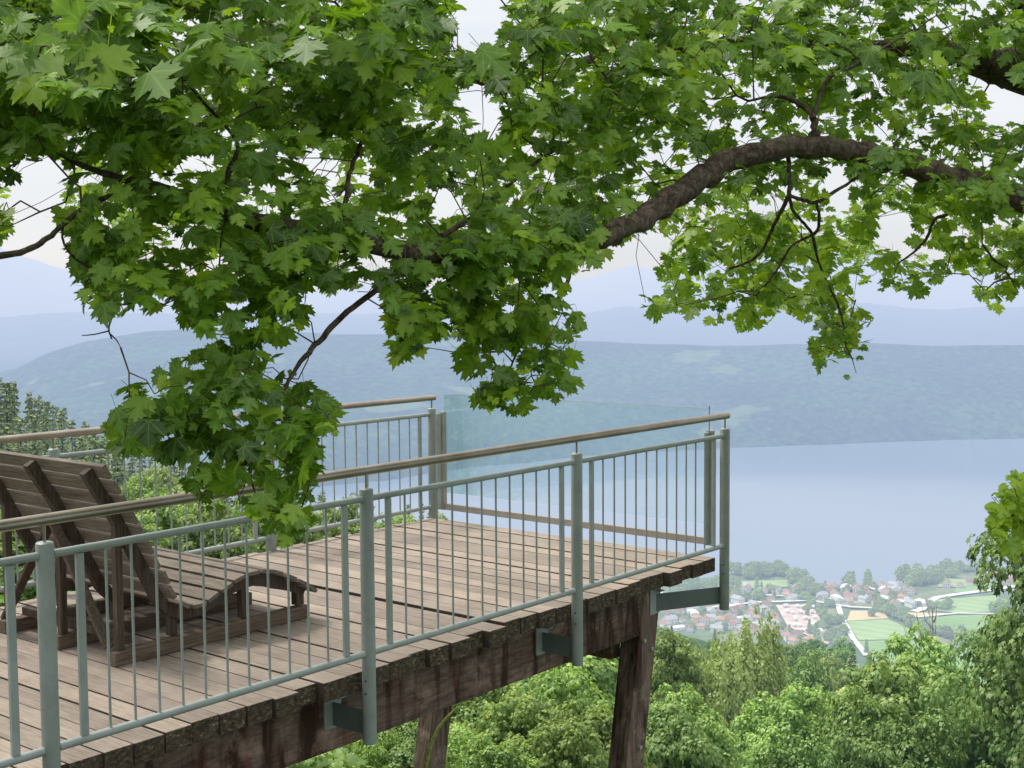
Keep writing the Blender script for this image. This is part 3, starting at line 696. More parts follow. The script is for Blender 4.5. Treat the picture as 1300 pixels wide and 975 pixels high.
# ------------------------------------------------------------------ wooden lounger
lg = empty('wooden_lounger', (-4.0, 1.75, 0), label='wide wooden slatted lounger seen from behind its high back', cat='lounger')
def LP(x, y, z): return (x+4.0, y-1.75, z)
prof = [(-4.63, 1.15), (-4.54, 1.0), (-4.49, .93), (-4.44, .84), (-4.40, .76), (-4.34, .65), (-4.28, .54), (-4.235, .45), (-4.19, .36), (-4.13, .30), (-4.05, .275), (-3.96, .285), (-3.87, .325), (-3.76, .37), (-3.66, .395), (-3.55, .395), (-3.44, .365), (-3.33, .315), (-3.22, .255), (-3.11, .185)]
PX = np.array(prof); seg = np.r_[0, np.cumsum(np.hypot(*np.diff(PX, axis=0).T))]; tot = seg[-1]
def pt(s): return np.array([np.interp(s, seg, PX[:, 0]), np.interp(s, seg, PX[:, 1])])
YL0, YL1 = 1.10, 2.50; ns = 20; slats = MB()
pitch = tot/ns
for i in range(ns):
    s = (i+.5)*pitch; a, bb = pt(max(0, s-.03)), pt(min(tot, s+.03)); d = (bb-a)/np.linalg.norm(bb-a); nrm = np.array([-d[1], d[0]]); 
    if nrm[1] < 0: nrm = -nrm
    c = pt(s)-nrm*.015; wd = pitch*(.82 if i < 11 else .82)
    MB_ = MB().box(LP(c[0], (YL0+YL1)/2, c[1]), (wd, YL1-YL0+random.uniform(-.02, .02), .024), ((d[0], 0, d[1]), (0, 1, 0), (nrm[0], 0, nrm[1])), tone=random.uniform(.35, .8) if i < 11 else random.uniform(.0, .45))
    MB_.build('slat', M['lounger'], lg, bevel=.003)
for y in (1.22, 1.78, 2.36):
    # curved rib under the slats, one continuous sawn piece
    m = MB(); n = 44
    for i in range(n+1):
        s = tot*(.012+.976*i/n); a, bb = pt(max(0, s-.04)), pt(min(tot, s+.04)); d = (bb-a)/np.linalg.norm(bb-a); nn = np.array([-d[1], d[0]])
        if nn[1] < 0: nn = -nn
        k = i/n; dep = .062 if k < .42 else .062+.03*math.sin((k-.42)/.58*math.pi); dep *= (.55+.45*min(1, (1-k)*8))
        t = pt(s)-nn*.0275; u = t-nn*dep
        for q in (t, u):
            for yy in (y-.024, y+.024): m.v.append(LP(q[0], yy, q[1])); m.t.append(.4)
    for i in range(n):
        o = 4*i; m.f += [(o, o+4, o+5, o+1), (o+2, o+3, o+7, o+6), (o, o+2, o+6, o+4), (o+1, o+5, o+7, o+3)]
    e = 4*n; m.f += [(0, 1, 3, 2), (e, e+2, e+3, e+1)]
    m.build('rib', M['lounger_frame'], lg)
    MB().box(LP(-3.83, y, .04), (1.42, .07, .08), tone=.5).build('skid', M['skid'], lg, bevel=.006)
    MB().box(LP(-4.49, y-.002, .43), (.045, .042, .70), tone=.6).build('leg', M['lounger_frame'], lg, bevel=.004)
    MB().box(LP(-3.19, y, .155), (.06, .055, .13), tone=.5).build('leg', M['lounger_frame'], lg, bevel=.004)
    MB().box(LP(-4.12, y+.03, .15), (.05, .045, .13), tone=.5).build('leg', M['lounger_frame'], lg, bevel=.004)
    MB().box(LP(-3.60, y+.03, .20), (.055, .045, .23), tone=.5).build('leg', M['lounger_frame'], lg, bevel=.004)
for y in (1.25, 2.33): MB().bar(LP(-4.535, y, .10), LP(-4.535, 1.78, .76), .022, .06, side=(1, 0, 0), tone=.9).build('brace', M['lounger_frame'], lg, bevel=.003)
for x in (-4.40,): MB().box(LP(x, 1.79, .12), (.04, 1.1, .05), tone=.3).build('cross_rail', M['lounger_frame'], lg, bevel=.003)

# ------------------------------------------------------------------ trees on the slope
random.seed(5)
TG = 'trees on the slope below the deck'
L1_ = 'bright fresh-green maple with clumped leaves '
plant('maple', 690, 772, 22, 300, L1_+'under the deck, left of the thick leaning support post', 'tree')
plant('bush', 610, 850, 17, 190, 'low bright maple crown half hidden behind the rear support post', 'tree')
plant('maple2', 862, 806, 44, 120, L1_+'directly right of the thick leaning support post', 'tree')
plant('maple', 893, 880, 26, 150, 'lower mid-green tree at the bottom edge, right of the support post', 'tree')
plant('birch', 934, 796, 78, 122, 'soft yellow-green drooping birch with a domed crown below the town', 'tree')
plant('mid2', 1025, 836, 120, 52, 'small round blue-green tree right of the drooping birch', 'tree')
plant('light', 1050, 862, 95, 62, 'olive-yellow tree between the round blue-green tree and the big maple', 'tree')
plant('maple', 985, 878, 38, 175, L1_+'at the bottom edge below the drooping birch', 'tree')
plant('mid', 985, 838, 90, 60, 'light green bushy tree just right of the drooping birch', 'tree')
plant('maple', 1138, 832, 36, 240, 'big rounded bright green maple crown in front of the pale fields', 'tree', rz=1.0)
plant('maple2', 1192, 812, 40, 120, 'taller maple top rising right of the big rounded crown', 'tree')
plant('mid', 1220, 885, 34, 140, 'mid-green tree at the bottom right corner below the layered trees', 'tree')
plant('layer', 1445, 650, 26, 340, 'large mid-green tree with layered branches filling the right edge', 'tree')
plant('layer', 1352, 790, 32, 190, 'lower layered green tree in front of the tall one at the right edge', 'tree')
plant('mid', 1120, 905, 30, 150, 'shaded green tree at the bottom edge under the big rounded maple', 'tree')
plant('mid2', 1010, 940, 24, 130, 'dull green tree top touching the bottom edge below the bright maple', 'tree')
plant('maple', 840, 900, 26, 130, 'bright maple crown at the bottom edge against the support post', 'tree')
BU = 'bushes filling the slope under the deck'
rb = random.Random(77)
for px, py, d, w in ((740, 850, 16, 170), (660, 880, 14, 170), (700, 915, 12.5, 170), (770, 905, 13, 150), (560, 880, 17, 160), (590, 920, 14, 150), (640, 950, 12, 150), (500, 905, 18, 150), (530, 935, 15, 130), (450, 925, 17, 150), (400, 950, 14, 130), (470, 955, 13, 120), (850, 905, 17, 120)):
    plant(rb.choice(('bush', 'bush', 'bush2')), px, py, d, w, 'dense leafy bush on the slope under and beyond the deck end', 'bush', BU)
SG = 'low leafy shrubs beneath the deck beam'
for px, py, d, w in ((430, 945, 14, 90), (480, 925, 15, 90), (525, 930, 16, 80), (590, 930, 13, 90), (395, 965, 13, 80), (660, 950, 12.5, 90), (720, 960, 13, 80), (550, 955, 12, 80)):
    plant('shrub', px, py, d, w, 'yellow-green leafy shrub on the slope beneath the deck beam', 'shrub', SG)
# behind the far railing, left
BG = 'bright bushes behind the far railing'
for px, py, d, w in ((20, 645, 13, 200), (120, 660, 12, 180), (215, 628, 20, 150), (290, 640, 19, 140), (365, 655, 17, 140), (440, 640, 24, 130), (500, 655, 22, 100), (-60, 620, 14, 190), (160, 610, 28, 120), (250, 605, 34, 110), (330, 612, 36, 120)):
    plant(random.choice(('maple', 'maple2')), px, py, d, w, 'bright green leafy crown showing through the bars of the far railing', 'tree', BG)
CG = 'conifers on the hillside at the left edge'
r5 = random.Random(3)
def sky_l(x): return float(np.interp(x, [-60, 0, 20, 40, 60, 85, 110, 140, 170, 210, 300, 420, 560], [465, 474, 484, 492, 508, 520, 536, 552, 566, 584, 606, 622, 640]))
for i in range(120):
    px = r5.uniform(-50, 560) if i > 70 else r5.uniform(-60, 240); d = r5.uniform(95, 260)
    py = sky_l(px)+r5.uniform(0, 5)+(260-d)*.28*r5.random()
    k = r5.choices(('con', 'con2', 'light', 'mid', 'mid2'), (7, 1, 3, 1, .5))[0] if px > 190 else 'con'
    if k in ('con', 'con2'): plant(k, px, py, d, r5.uniform(52, 76)*150/d, 'tall hazy spruce on the wooded hillside at the left behind the railing', 'conifer', CG)
    else: plant(k, px, py+14, d, r5.uniform(46, 70)*150/d, 'hazy rounded tree among spruces on the hillside behind the far railing', 'tree', 'rounded trees among the hillside spruces')
# dark forest belt in front of the town
FG = 'dark forest belt below the town'
def sky_r(x): return float(np.interp(x, [560, 700, 840, 880, 940, 1000, 1030, 1055, 1075, 1100, 1160, 1240], [770, 780, 784, 790, 800, 806, 800, 806, 820, 826, 838, 850]))
for i in range(95):
    px = r5.uniform(570, 1180); d = r5.uniform(130, 360); py = sky_r(px)+r5.uniform(0, 9)+(360-d)*.19*r5.random()
    if 870 < px < 1000 and d < 160: continue
    k = r5.choices(('con', 'con2', 'mid', 'mid2', 'light'), (4, 1.5, 3, 3, 2))[0]
    if k in ('con', 'con2'): plant(k, px, py, d, r5.uniform(36, 50)*240/d, 'dark hazy conifer in the forest belt between the near maples and the town', 'conifer', FG)
    else: plant(k, px, py+6, d, r5.uniform(34, 48)*240/d, 'dull green rounded tree in the forest belt below the town', 'tree', 'rounded trees in the forest belt')
for i in range(40):
    px = r5.uniform(600, 1270); d = r5.uniform(60, 130)
    if 860 < px < 1010 or (px > 1040 and d < 75): continue
    py = np.interp(d, [48, 130], [905, 845])+r5.uniform(0, 40)
    k = r5.choice(('mid', 'mid2', 'light', 'maple'))
    plant(k, px, py, d, r5.uniform(60, 85)*90/d, 'green broadleaf tree filling the slope between the larger crowns', 'tree', 'filler trees on the slope')
# undergrowth: one leafy sheet of ground cover over the near slope
ru = np.random.default_rng(5); nu = 90000
ra = np.sqrt(ru.uniform(5.0**2, 75.0**2, nu)*ru.uniform(.12, 1, nu)); aa = ru.uniform(R(5), R(80), nu)
ux = CAM[0]+ra*np.cos(aa); uy = CAM[1]+ra*np.sin(aa); under = (uy > -.4) & (uy < 3.5) & (ux < .4); keep = (~under | (ux > -5)) & ((ra > 9) | (uy > 3.5))
ux, uy, ra = ux[keep], uy[keep], ra[keep]; nu = len(ux); hh_ = np.clip(fbm(ux/1.3, uy/1.3, 88, 3)+.28, 0, 1)*np.where(under[keep], .7, 1.3)
upos = np.stack([ux, uy, H(ux, uy)+hh_*ru.random(nu)**.5], 1); un = ru.normal(size=(nu, 3))*.5+[0, 0, .8]
V, F, t = leaves(upos, un, ru.normal(size=(nu, 3)), np.clip(ra*.009, .06, .5)*ru.uniform(.7, 1.3, nu), np.clip(ru.normal(.4, .2, nu), 0, 1), T_LOBE, ru)
mesh_obj('undergrowth', np_mesh('undergrowth', V, F, t, [M['leaf_bright']]), kind='stuff', label='low leafy undergrowth covering the slope around and below the deck', cat='undergrowth')
# bare dead tree
P = at(1186, 772, 75); g = float(H(P[0], P[1])); m = MB(); Ht = P[2]-g
dt = empty('dead_tree', (P[0], P[1], g), label='bare pale dead tree rising above the big maple before the fields', cat='tree')
m.tube([(0, 0, -.5), (.1, 0, Ht*.5), (0, .1, Ht)], [.2, .13, .03], 7); m.build('trunk', M['dead'], dt)
m = MB()
for i in range(26):
    z = Ht*random.uniform(.62, .97); a = random.uniform(0, 6.28); l = (Ht-z)*.45+.5; m.tube([(0, 0, z), (math.cos(a)*l*.5, math.sin(a)*l*.5, z+l*.5), (math.cos(a)*l*.7, math.sin(a)*l*.7, z+l*1.3)], [.045, .03, .01], 5, cap=False)
m.build('branch', M['dead'], dt)
# town trees
def town_tree(seed, h, rad, con=False):
    if con:
        o = make_conifer(M['leaf_far'], seed, h, rad, 12, 2.0, name='conifer_tree', dens=1.6); return o
    r = np.random.default_rng(seed); n = 1500; u = rand_dirs(n, r); u[:, 2] = np.abs(u[:, 2])*np.where(r.random(n) < .75, 1, -.7); lum = 1+.2*np.sin(u[:, 0]*5+seed)+.2*np.sin(u[:, 1]*6)+.15*np.sin(u[:, 2]*9)
    p = np.stack([u[:, 0]*rad*lum, u[:, 1]*rad*lum, h*.52+u[:, 2]*h*.46*lum], 1)*1.0
    root = empty('broadleaf_tree'); V, F, t = leaves(p, u+r.normal(size=(n, 3))*.5+[0, 0, .5], r.normal(size=(n, 3)), r.uniform(1.0, 2.2, n), np.clip(r.normal(.5, .25, n), 0, 1), T_DIAMOND, r)
    mesh_obj('crown', np_mesh('crown', V, F, t, [M['leaf_far']]), root); mm = MB(); mm.tube([(0, 0, -1), (0, 0, h*.6)], [.5, .25], 6); mm.build('trunk', M['bark_far'], root); return root
TT = [town_tree(1, 12, 5.5), town_tree(2, 10, 6.5), town_tree(3, 17, 3.6, True)]; tused = set()
def ttree(P, k, s, label, group):
    o = TT[k] if k not in tused else copy_tree(TT[k]); tused.add(k)
    o.location = (P[0], P[1], PLAIN+.2); o.rotation_euler = (0, 0, r5.uniform(0, 6)); s *= .78; o.scale = (s, s, s*r5.uniform(.8, 1.15)); tag(o, label, 'tree', group)
def along(pts, n, jit, ks, s0, s1, label, group):
    for i in range(n):
        t = i/(n-1)*(len(pts)-1); j = min(int(t), len(pts)-2); f = t-j; P = on_z(pts[j][0]*(1-f)+pts[j+1][0]*f, pts[j][1]*(1-f)+pts[j+1][1]*f, PLAIN)
        ttree((P[0]+r5.uniform(-jit, jit), P[1]+r5.uniform(-jit, jit)), r5.choice(ks), r5.uniform(s0, s1), label, group)
hl = 'hazy round tree in the hedge line curving between the pale fields'
along([(1125, 778), (1150, 787), (1168, 798), (1200, 808), (1235, 811), (1275, 824)], 34, 6, (0, 1), .55, .95, hl, 'hedge trees between the fields')
along([(1036, 752), (1040, 775), (1046, 795), (1058, 815), (1075, 828)], 26, 15, (0, 1, 1, 2), .7, 1.1, 'hazy tree in the belt between the pinkish yard and the fields', 'tree belt beside the yard')
along([(1160, 742), (1172, 737), (1186, 742)], 16, 16, (0, 1), 1.0, 1.7, 'tall hazy tree in the big clump on the shore right of the houses', 'shore clump of trees')
along([(1190, 731), (1215, 727), (1245, 725), (1300, 724)], 18, 14, (0, 1, 2), .8, 1.3, 'hazy tree on the lake shore at the right', 'shore trees at the right')
along([(938, 730), (960, 728), (985, 728), (1008, 735), (1022, 748)], 28, 18, (0, 1, 1), .9, 1.45, 'hazy tree on the wooded spit of the lake shore', 'trees on the wooded spit')
along([(1075, 745), (1081, 744), (1105, 742), (1109, 742)], 7, 6, (2, 2, 0), 1.0, 1.3, 'tall slim hazy tree standing on the shore beside the houses', 'slim shore trees')
along([(1130, 762), (1120, 774), (1135, 778)], 10, 12, (0, 1), .7, 1.0, 'hazy tree among the houses beside the road', 'trees among the houses')
along([(1175, 770), (1192, 771), (1200, 772)], 8, 7, (0, 1), .6, .9, 'small hazy tree at the corner of the upper green field', 'trees at the field corner')
along([(1268, 776), (1300, 772)], 8, 9, (0, 1), .8, 1.1, 'hazy tree beyond the upper field near the right edge', 'trees near the right field edge')
for poly, n in house_px[:3]:
    for P in scatter(poly, int(n*.5), 8, rh_): ttree(P, r5.choice((0, 1, 1, 2)), r5.uniform(.4, .75), 'small hazy tree between the houses of the lakeside town', 'trees between the town houses')
for P in scatter([(840, 742), (932, 740), (1030, 755), (1010, 762), (840, 768)], 34, 9, rh_): ttree(P, r5.choice((0, 1, 1, 2)), r5.uniform(.7, 1.2), 'hazy tree in the park strip between the shore and the houses', 'trees in the shore park')
P = on_z(1107, 783, PLAIN); ttree(P, 0, .7, 'single tree standing alone in the tan field', None)
P = at(548, 985, 7.2); m = MB()
stem = [at(x, y, d) for x, y, d in ((520, 1080, 7.4), (538, 990, 7.3), (541, 972, 7.25), (547, 945, 7.2), (556, 925, 7.15), (568, 910, 7.1), (580, 898, 7.05))]
m.tube(stem, [.013, .012, .012, .011, .010, .008, .003], 7, rough=.1)
def stem_mat():
    mm, nt = new_mat('yellow_green_stem'); finish(nt, principled(nt, ramp(nt, noise(nt, coords(nt), 40), [(.3, (.16, .19, .04)), (.7, (.38, .40, .12))]), .6)); return mm
st = m.build('plant_stem', stem_mat(), smooth=True); tag(st, 'single yellow-green stem arching up in front of the rear support post', 'plant stem')

# ------------------------------------------------------------------ the big maple overhead
mp = empty('maple_tree', tuple(at(1560, 300, 7.6)*[1, 1, 0]+[0, 0, float(H(*at(1560, 300, 7.6)[:2]))]), label='large maple whose long limbs and leafy boughs hang over the platform from the right', cat='tree')
mp0 = np.array(mp.location)
def cr(pts, n=5):
    P = [np.array(p, float) for p in pts]; P = [2*P[0]-P[1]]+P+[2*P[-1]-P[-2]]; o = []
    for i in range(1, len(P)-2):
        for k in range(n):
            t = k/n; o.append(.5*((2*P[i])+(-P[i-1]+P[i+1])*t+(2*P[i-1]-5*P[i]+4*P[i+1]-P[i+2])*t*t+(-P[i-1]+3*P[i]-3*P[i+1]+P[i+2])*t**3))
    o.append(P[-2]); return o
limbs = [  # x, y, depth, width in pixels
    [(1560, 330, 7.6, 34), (1450, 300, 7.6, 32), (1300, 255, 7.5, 30), (1245, 236, 7.4, 29), (1185, 221, 7.3, 29), (1140, 205, 7.2, 28), (1090, 193, 7.1, 27), (1040, 188, 7.0, 27), (985, 190, 6.9, 28), (930, 204, 6.8, 30), (880, 231, 6.6, 31), (840, 262, 6.4, 30), (800, 285, 6.2, 28), (760, 302, 6.0, 26), (710, 314, 5.8, 25), (650, 320, 5.6, 25), (600, 324, 5.4, 24), (540, 322, 5.2, 25), (480, 310, 5.0, 27), (420, 302, 4.9, 26), (380, 292, 4.8, 25), (330, 283, 4.75, 24), (280, 266, 4.7, 23), (230, 250, 4.65, 20), (190, 236, 4.6, 14), (140, 222, 4.6, 9), (90, 205, 4.6, 6)],
    [(1560, 180, 8.2, 70), (1430, 120, 8.3, 62), (1300, 92, 8.4, 54), (1262, 82, 8.4, 46), (1228, 70, 8.4, 34), (1180, 58, 8.4, 24), (1100, 62, 8.3, 20), (1000, 52, 8.2, 18), (900, 56, 8.1, 17), (800, 66, 8.0, 15), (730, 80, 7.9, 14), (690, 89, 7.8, 13), (660, 97, 7.8, 13), (630, 102, 7.7, 13), (600, 100, 7.7, 12), (572, 96, 7.6, 10), (545, 88, 7.6, 7)],
    [(1400, 30, 8.0, 30), (1310, 6, 8.0, 24), (1285, -6, 8.0, 22), (1180, -50, 8, 18)],
    [(900, -60, 8.4, 28), (700, -60, 8.0, 28), (560, -30, 7.2, 27), (527, 4, 7.0, 25), (500, 22, 6.8, 12), (455, 34, 6.6, 7)],
    [(560, 322, 5.25, 12), (538, 328, 5.2, 10), (518, 340, 5.15, 9), (480, 366, 5.0, 8), (441, 396, 4.9, 8), (410, 428, 4.8, 8), (388, 452, 4.7, 7), (372, 474, 4.65, 5), (350, 520, 4.6, 5), (338, 560, 4.55, 4), (318, 600, 4.5, 3), (330, 640, 4.5, 2)],
    [(-60, 326, 4.2, 11), (0, 324, 4.2, 9), (40, 315, 4.2, 8), (66, 298, 4.25, 7), (82, 283, 4.3, 7), (110, 262, 4.4, 7), (150, 245, 4.5, 8), (190, 238, 4.6, 9)],
    [(80, 286, 4.3, 3), (80, 305, 4.3, 3), (92, 325, 4.3, 3), (118, 345, 4.3, 3), (140, 372, 4.3, 3), (147, 390, 4.3, 2.6), (138, 415, 4.3, 2.4), (142, 430, 4.3, 2)],
    [(138, 420, 4.3, 2), (122, 424, 4.3, 1.8), (104, 426, 4.3, 1.2)], [(140, 424, 4.3, 2), (148, 432, 4.3, 1.6), (153, 441, 4.3, 1)],
    [(1036, 186, 7.0, 11), (1035, 165, 7.0, 10), (1030, 145, 7.05, 8), (1010, 130, 7.1, 6), (985, 122, 7.1, 4), (950, 128, 7.1, 3)],
    [(1033, 150, 7.0, 6), (1045, 110, 7.1, 5), (1065, 85, 7.1, 5), (1070, 72, 7.1, 4)], [(1070, 90, 7.1, 5), (1095, 78, 7.1, 4), (1125, 58, 7.1, 3)],
    [(1001, 196, 7.0, 6), (1002, 222, 7.0, 6), (1001, 248, 7.0, 6), (986, 278, 7.3, 5), (972, 310, 7.5, 4), (955, 330, 7.7, 4), (925, 341, 7.8, 3)],
    [(1001, 248, 7.0, 5), (1020, 254, 7.1, 5), (1035, 257, 7.1, 5), (1055, 246, 7.1, 5), (1078, 232, 7.1, 4), (1100, 215, 7.15, 4)],
    [(1001, 248, 7.0, 5), (1010, 272, 7.3, 4), (1028, 292, 7.5, 4), (1034, 310, 7.7, 4), (1040, 335, 7.9, 3), (1056, 370, 8, 3), (1068, 400, 8, 3), (1074, 440, 8, 2)],
    [(1036, 256, 7.1, 4), (1040, 275, 7.3, 4), (1035, 295, 7.5, 4), (1005, 312, 7.7, 3), (985, 345, 7.8, 3), (960, 375, 7.9, 2)],
    [(1230, 262, 7.9, 5), (1200, 273, 7.9, 5), (1185, 280, 7.9, 4), (1178, 300, 8, 4), (1162, 318, 8, 3), (1140, 335, 8, 2)], [(1247, 310, 8, 3), (1262, 330, 8, 3), (1278, 342, 8, 2), (1262, 355, 8, 1.5)],
    [(700, 316, 5.8, 10), (722, 340, 5.9, 6), (715, 370, 5.9, 5), (690, 400, 5.9, 4), (660, 440, 5.9, 3), (640, 490, 5.9, 2)],
    [(560, 300, 5.3, 8), (600, 275, 5.6, 6), (640, 240, 5.8, 5), (690, 200, 6, 4), (740, 170, 6.2, 3)],
    [(440, 300, 4.9, 9), (438, 265, 4.9, 8), (442, 230, 4.9, 6), (455, 190, 5, 6), (470, 160, 5, 5), (478, 110, 5, 4), (470, 70, 5, 3)],
    [(290, 262, 4.7, 9), (290, 220, 4.7, 7), (300, 180, 4.7, 5), (250, 120, 4.6, 4), (200, 60, 4.5, 3)],
    [(-60, 40, 4.6, 12), (10, 20, 4.6, 8), (50, 30, 4.6, 6), (90, 60, 4.6, 4), (140, 90, 4.6, 3)]]
NODES = []
bm_l = None
for li, lb_ in enumerate(limbs):
    pts = [at(x, y, d) for x, y, d, w in lb_]; rad = [w/FPX*d/2 for x, y, d, w in lb_]
    P = cr(pts, 5); t = np.linspace(0, len(pts)-1, len(P)); rr = np.interp(t, range(len(pts)), rad)
    jj = np.random.default_rng(li); P = [p+jj.normal(size=3)*r_*.16 for p, r_ in zip(P, rr)]
    for p, r_ in zip(P, rr):
        NODES.append((p, r_))
    m = MB(); m.tube([tuple(p-mp0) for p in P], list(rr), 14 if li < 4 else 8, rough=.07); m.build('limb' if li < 4 else 'branch', M['bark'], mp, smooth=True)
tr = [np.array([.0, 0, -.6]), np.array([.02, 0, 1.0]), np.array([0, .1, 2.2]), at(1560, 330, 7.6)-mp0+[0, .15, -.2], at(1560, 180, 8.2)-mp0, at(1500, -150, 8.4)-mp0, at(1460, -420, 8.4)-mp0]
m = MB(); P = cr(tr, 5); m.tube([tuple(p) for p in P], list(np.interp(np.linspace(0, 6, len(P)), range(7), [.42, .32, .28, .27, .22, .14, .05])), 18, rough=.06); m.build('trunk', M['bark'], mp, smooth=True)

CAN = [  # leafy area, as seen from the lookout, and its sky gaps
 [(-120, -160), (1480, -160), (1480, 330), (1340, 375), (1300, 365), (1277, 398), (1250, 392), (1235, 373), (1242, 350), (1219, 346), (1204, 350), (1181, 369), (1165, 381), (1150, 372), (1140, 385), (1127, 377), (1115, 373), (1104, 345), (1096, 361), (1085, 381), (1108, 404), (1115, 423), (1092, 450), (1098, 465), (1077, 485), (1050, 481), (1027, 454), (1027, 431), (1015, 400), (992, 392), (969, 419), (946, 433), (931, 404), (915, 412), (880, 404), (846, 400), (819, 396), (815, 380), (819, 361), (835, 335), (850, 304), (819, 285), (812, 308), (777, 304), (765, 331), (742, 346), (719, 340), (715, 378), (740, 395), (745, 420), (718, 440), (735, 470), (735, 502), (700, 505), (690, 500), (670, 526), (640, 522), (620, 525), (595, 510), (600, 475), (580, 460), (575, 430), (545, 430), (510, 456), (495, 455), (490, 380), (481, 364), (454, 372), (423, 368), (385, 356), (375, 366), (385, 380), (392, 406), (381, 416), (361, 452), (377, 468), (408, 487), (410, 500), (438, 521), (420, 545), (446, 566), (405, 552), (402, 600), (390, 640), (400, 665), (370, 690), (345, 690), (340, 660), (300, 650), (235, 645), (235, 606), (246, 587), (231, 579), (196, 590), (169, 575), (135, 568), (131, 537), (154, 498), (196, 456), (250, 448), (262, 429), (250, 421), (254, 395), (238, 408), (215, 391), (188, 396), (169, 371), (154, 371), (165, 402), (146, 414), (128, 400), (100, 385), (105, 360), (85, 328), (82, 285), (60, 270), (25, 300), (0, 312), (-120, 330)]]
HOLES = [[(316, 498), (336, 500), (334, 522), (320, 520)], [(250, 574), (292, 580), (285, 604), (258, 602)], [(333, 556), (352, 565), (352, 604), (336, 598)], [(192, 546), (240, 550), (238, 568), (200, 566)], [(300, 614), (325, 605), (332, 630), (305, 634)], [(366, 478), (384, 486), (378, 506), (364, 500)], [(262, 628), (288, 622), (286, 642), (266, 644)], [(228, 470), (246, 474), (240, 490)], [(630, 440), (650, 446), (642, 466), (626, 458)], [(560, 396), (580, 400), (570, 418)], [(668, 480), (684, 470), (690, 490)], [(573, -20), (636, -20), (642, 45), (625, 47), (612, 70), (580, 62), (570, 30)], [(572, 104), (615, 106), (642, 140), (636, 168), (604, 180), (598, 140)], [(30, 205), (75, 200), (82, 250), (58, 272), (20, 300), (8, 250)],
         [(1230, 96), (1262, 98), (1310, 118), (1300, 150), (1262, 140)], [(1046, 204), (1075, 214), (1080, 252), (1045, 245)], [(1108, 268), (1135, 268), (1168, 300), (1140, 312), (1112, 300)],
         [(525, 238), (552, 236), (585, 262), (580, 280), (545, 262)], [(385, 192), (412, 190), (420, 215), (388, 213)], [(1020, 50), (1050, 54), (1048, 66), (1018, 62)], [(690, 225), (712, 222), (706, 245)], [(450, 178), (478, 200), (470, 215), (446, 208)], [(1255, 235), (1276, 240), (1270, 255)]]
Hm, Wm, ox, oy = 900, 1640, 140, 180
mask = poly_mask([[(x+ox, y+oy) for x, y in p] for p in CAN], Wm, Hm) & ~poly_mask([[(x+ox, y+oy) for x, y in p] for p in HOLES], Wm, Hm)
def inmask(x, y):
    xi = np.clip((x+ox).astype(int), 0, Wm-1); yi = np.clip((y+oy).astype(int), 0, Hm-1); return mask[yi, xi]
def proj_n(P):
    d = P-CAM; z = d@Fv; return 650+FPX*(d@R2)/z, 487.5-FPX*(d@U2)/z
def depth_at(x, y, r):
    """the bough hangs nearer on the left, further away at the lower right"""
    d = np.interp(x, [-100, 250, 520, 700, 850, 1000, 1400], [4.3, 4.4, 5.0, 5.8, 6.6, 7.2, 7.6])
    if y > 235 and x > 820: d = 8.2+r.uniform(-.4, 1.0)
    return d
g2 = np.random.default_rng(99)
sprays = []
def add_sprays(n, poly_y, dmin, dmax, size, layer, dens=None):
    c = 0; t = 0
    while c < n and t < n*30:
        t += 1; x = g2.uniform(-110, 1460); y = g2.uniform(*poly_y)
        if not inmask(np.array([x]), np.array([y]))[0]: continue
        if dens is not None and g2.random() > dens(x, y): continue
        d = depth_at(x, y, g2)+g2.uniform(dmin, dmax); sprays.append((at(x, y, d), size*g2.uniform(.85, 1.15), layer)); c += 1
sparse = lambda x, y: .5 if (y > 400 and x < 800) or (370 < x < 560 and 130 < y < 300) or (820 < x < 1300 and 230 < y) or (20 < x < 320 and 200 < y < 400) else 1
add_sprays(1120, (-150, 690), -.25, .5, .071, 0, sparse)
add_sprays(640, (-150, 690), .3, 1.4, .074, 1, sparse)
add_sprays(260, (-150, 210), .3, 1.6, .074, 1)
add_sprays(230, (230, 490), -.4, 1.3, .082, 1, lambda x, y: 1 if x > 800 else 0)
add_sprays(620, (-150, 420), 1.5, 4.5, .080, 2, lambda x, y: 1 if y < 330 or x > 800 else 0)
add_sprays(70, (-10, 100), -.8, 0, .10, 0)
# lower-hanging tips get extra sprays so that they read as bunches
for (x, y, d, n, sx, sy) in ((300, 500, 4.5, 34, 90, 40), (250, 540, 4.5, 22, 90, 30), (330, 590, 4.5, 22, 60, 50), (300, 640, 4.45, 12, 50, 12), (370, 655, 4.4, 7, 18, 18), (655, 460, 5.7, 26, 55, 45), (520, 410, 5.2, 10, 25, 30), (425, 535, 4.5, 4, 12, 20), (1070, 430, 8.1, 16, 30, 35), (660, 505, 5.7, 8, 40, 12), (300, 400, 4.5, 26, 70, 40), (130, 350, 4.35, 8, 30, 30), (620, 380, 5.6, 26, 80, 40)):
    for i in range(int(n*1.0)):
        xx = x+g2.normal()*sx*.85; yy = y+g2.normal()*sy*.85
        if inmask(np.array([xx]), np.array([yy]))[0]: sprays.append((at(xx, yy, d+g2.uniform(-.25, .35)), (.073 if x < 800 else .072)*g2.uniform(.85, 1.1), 0))
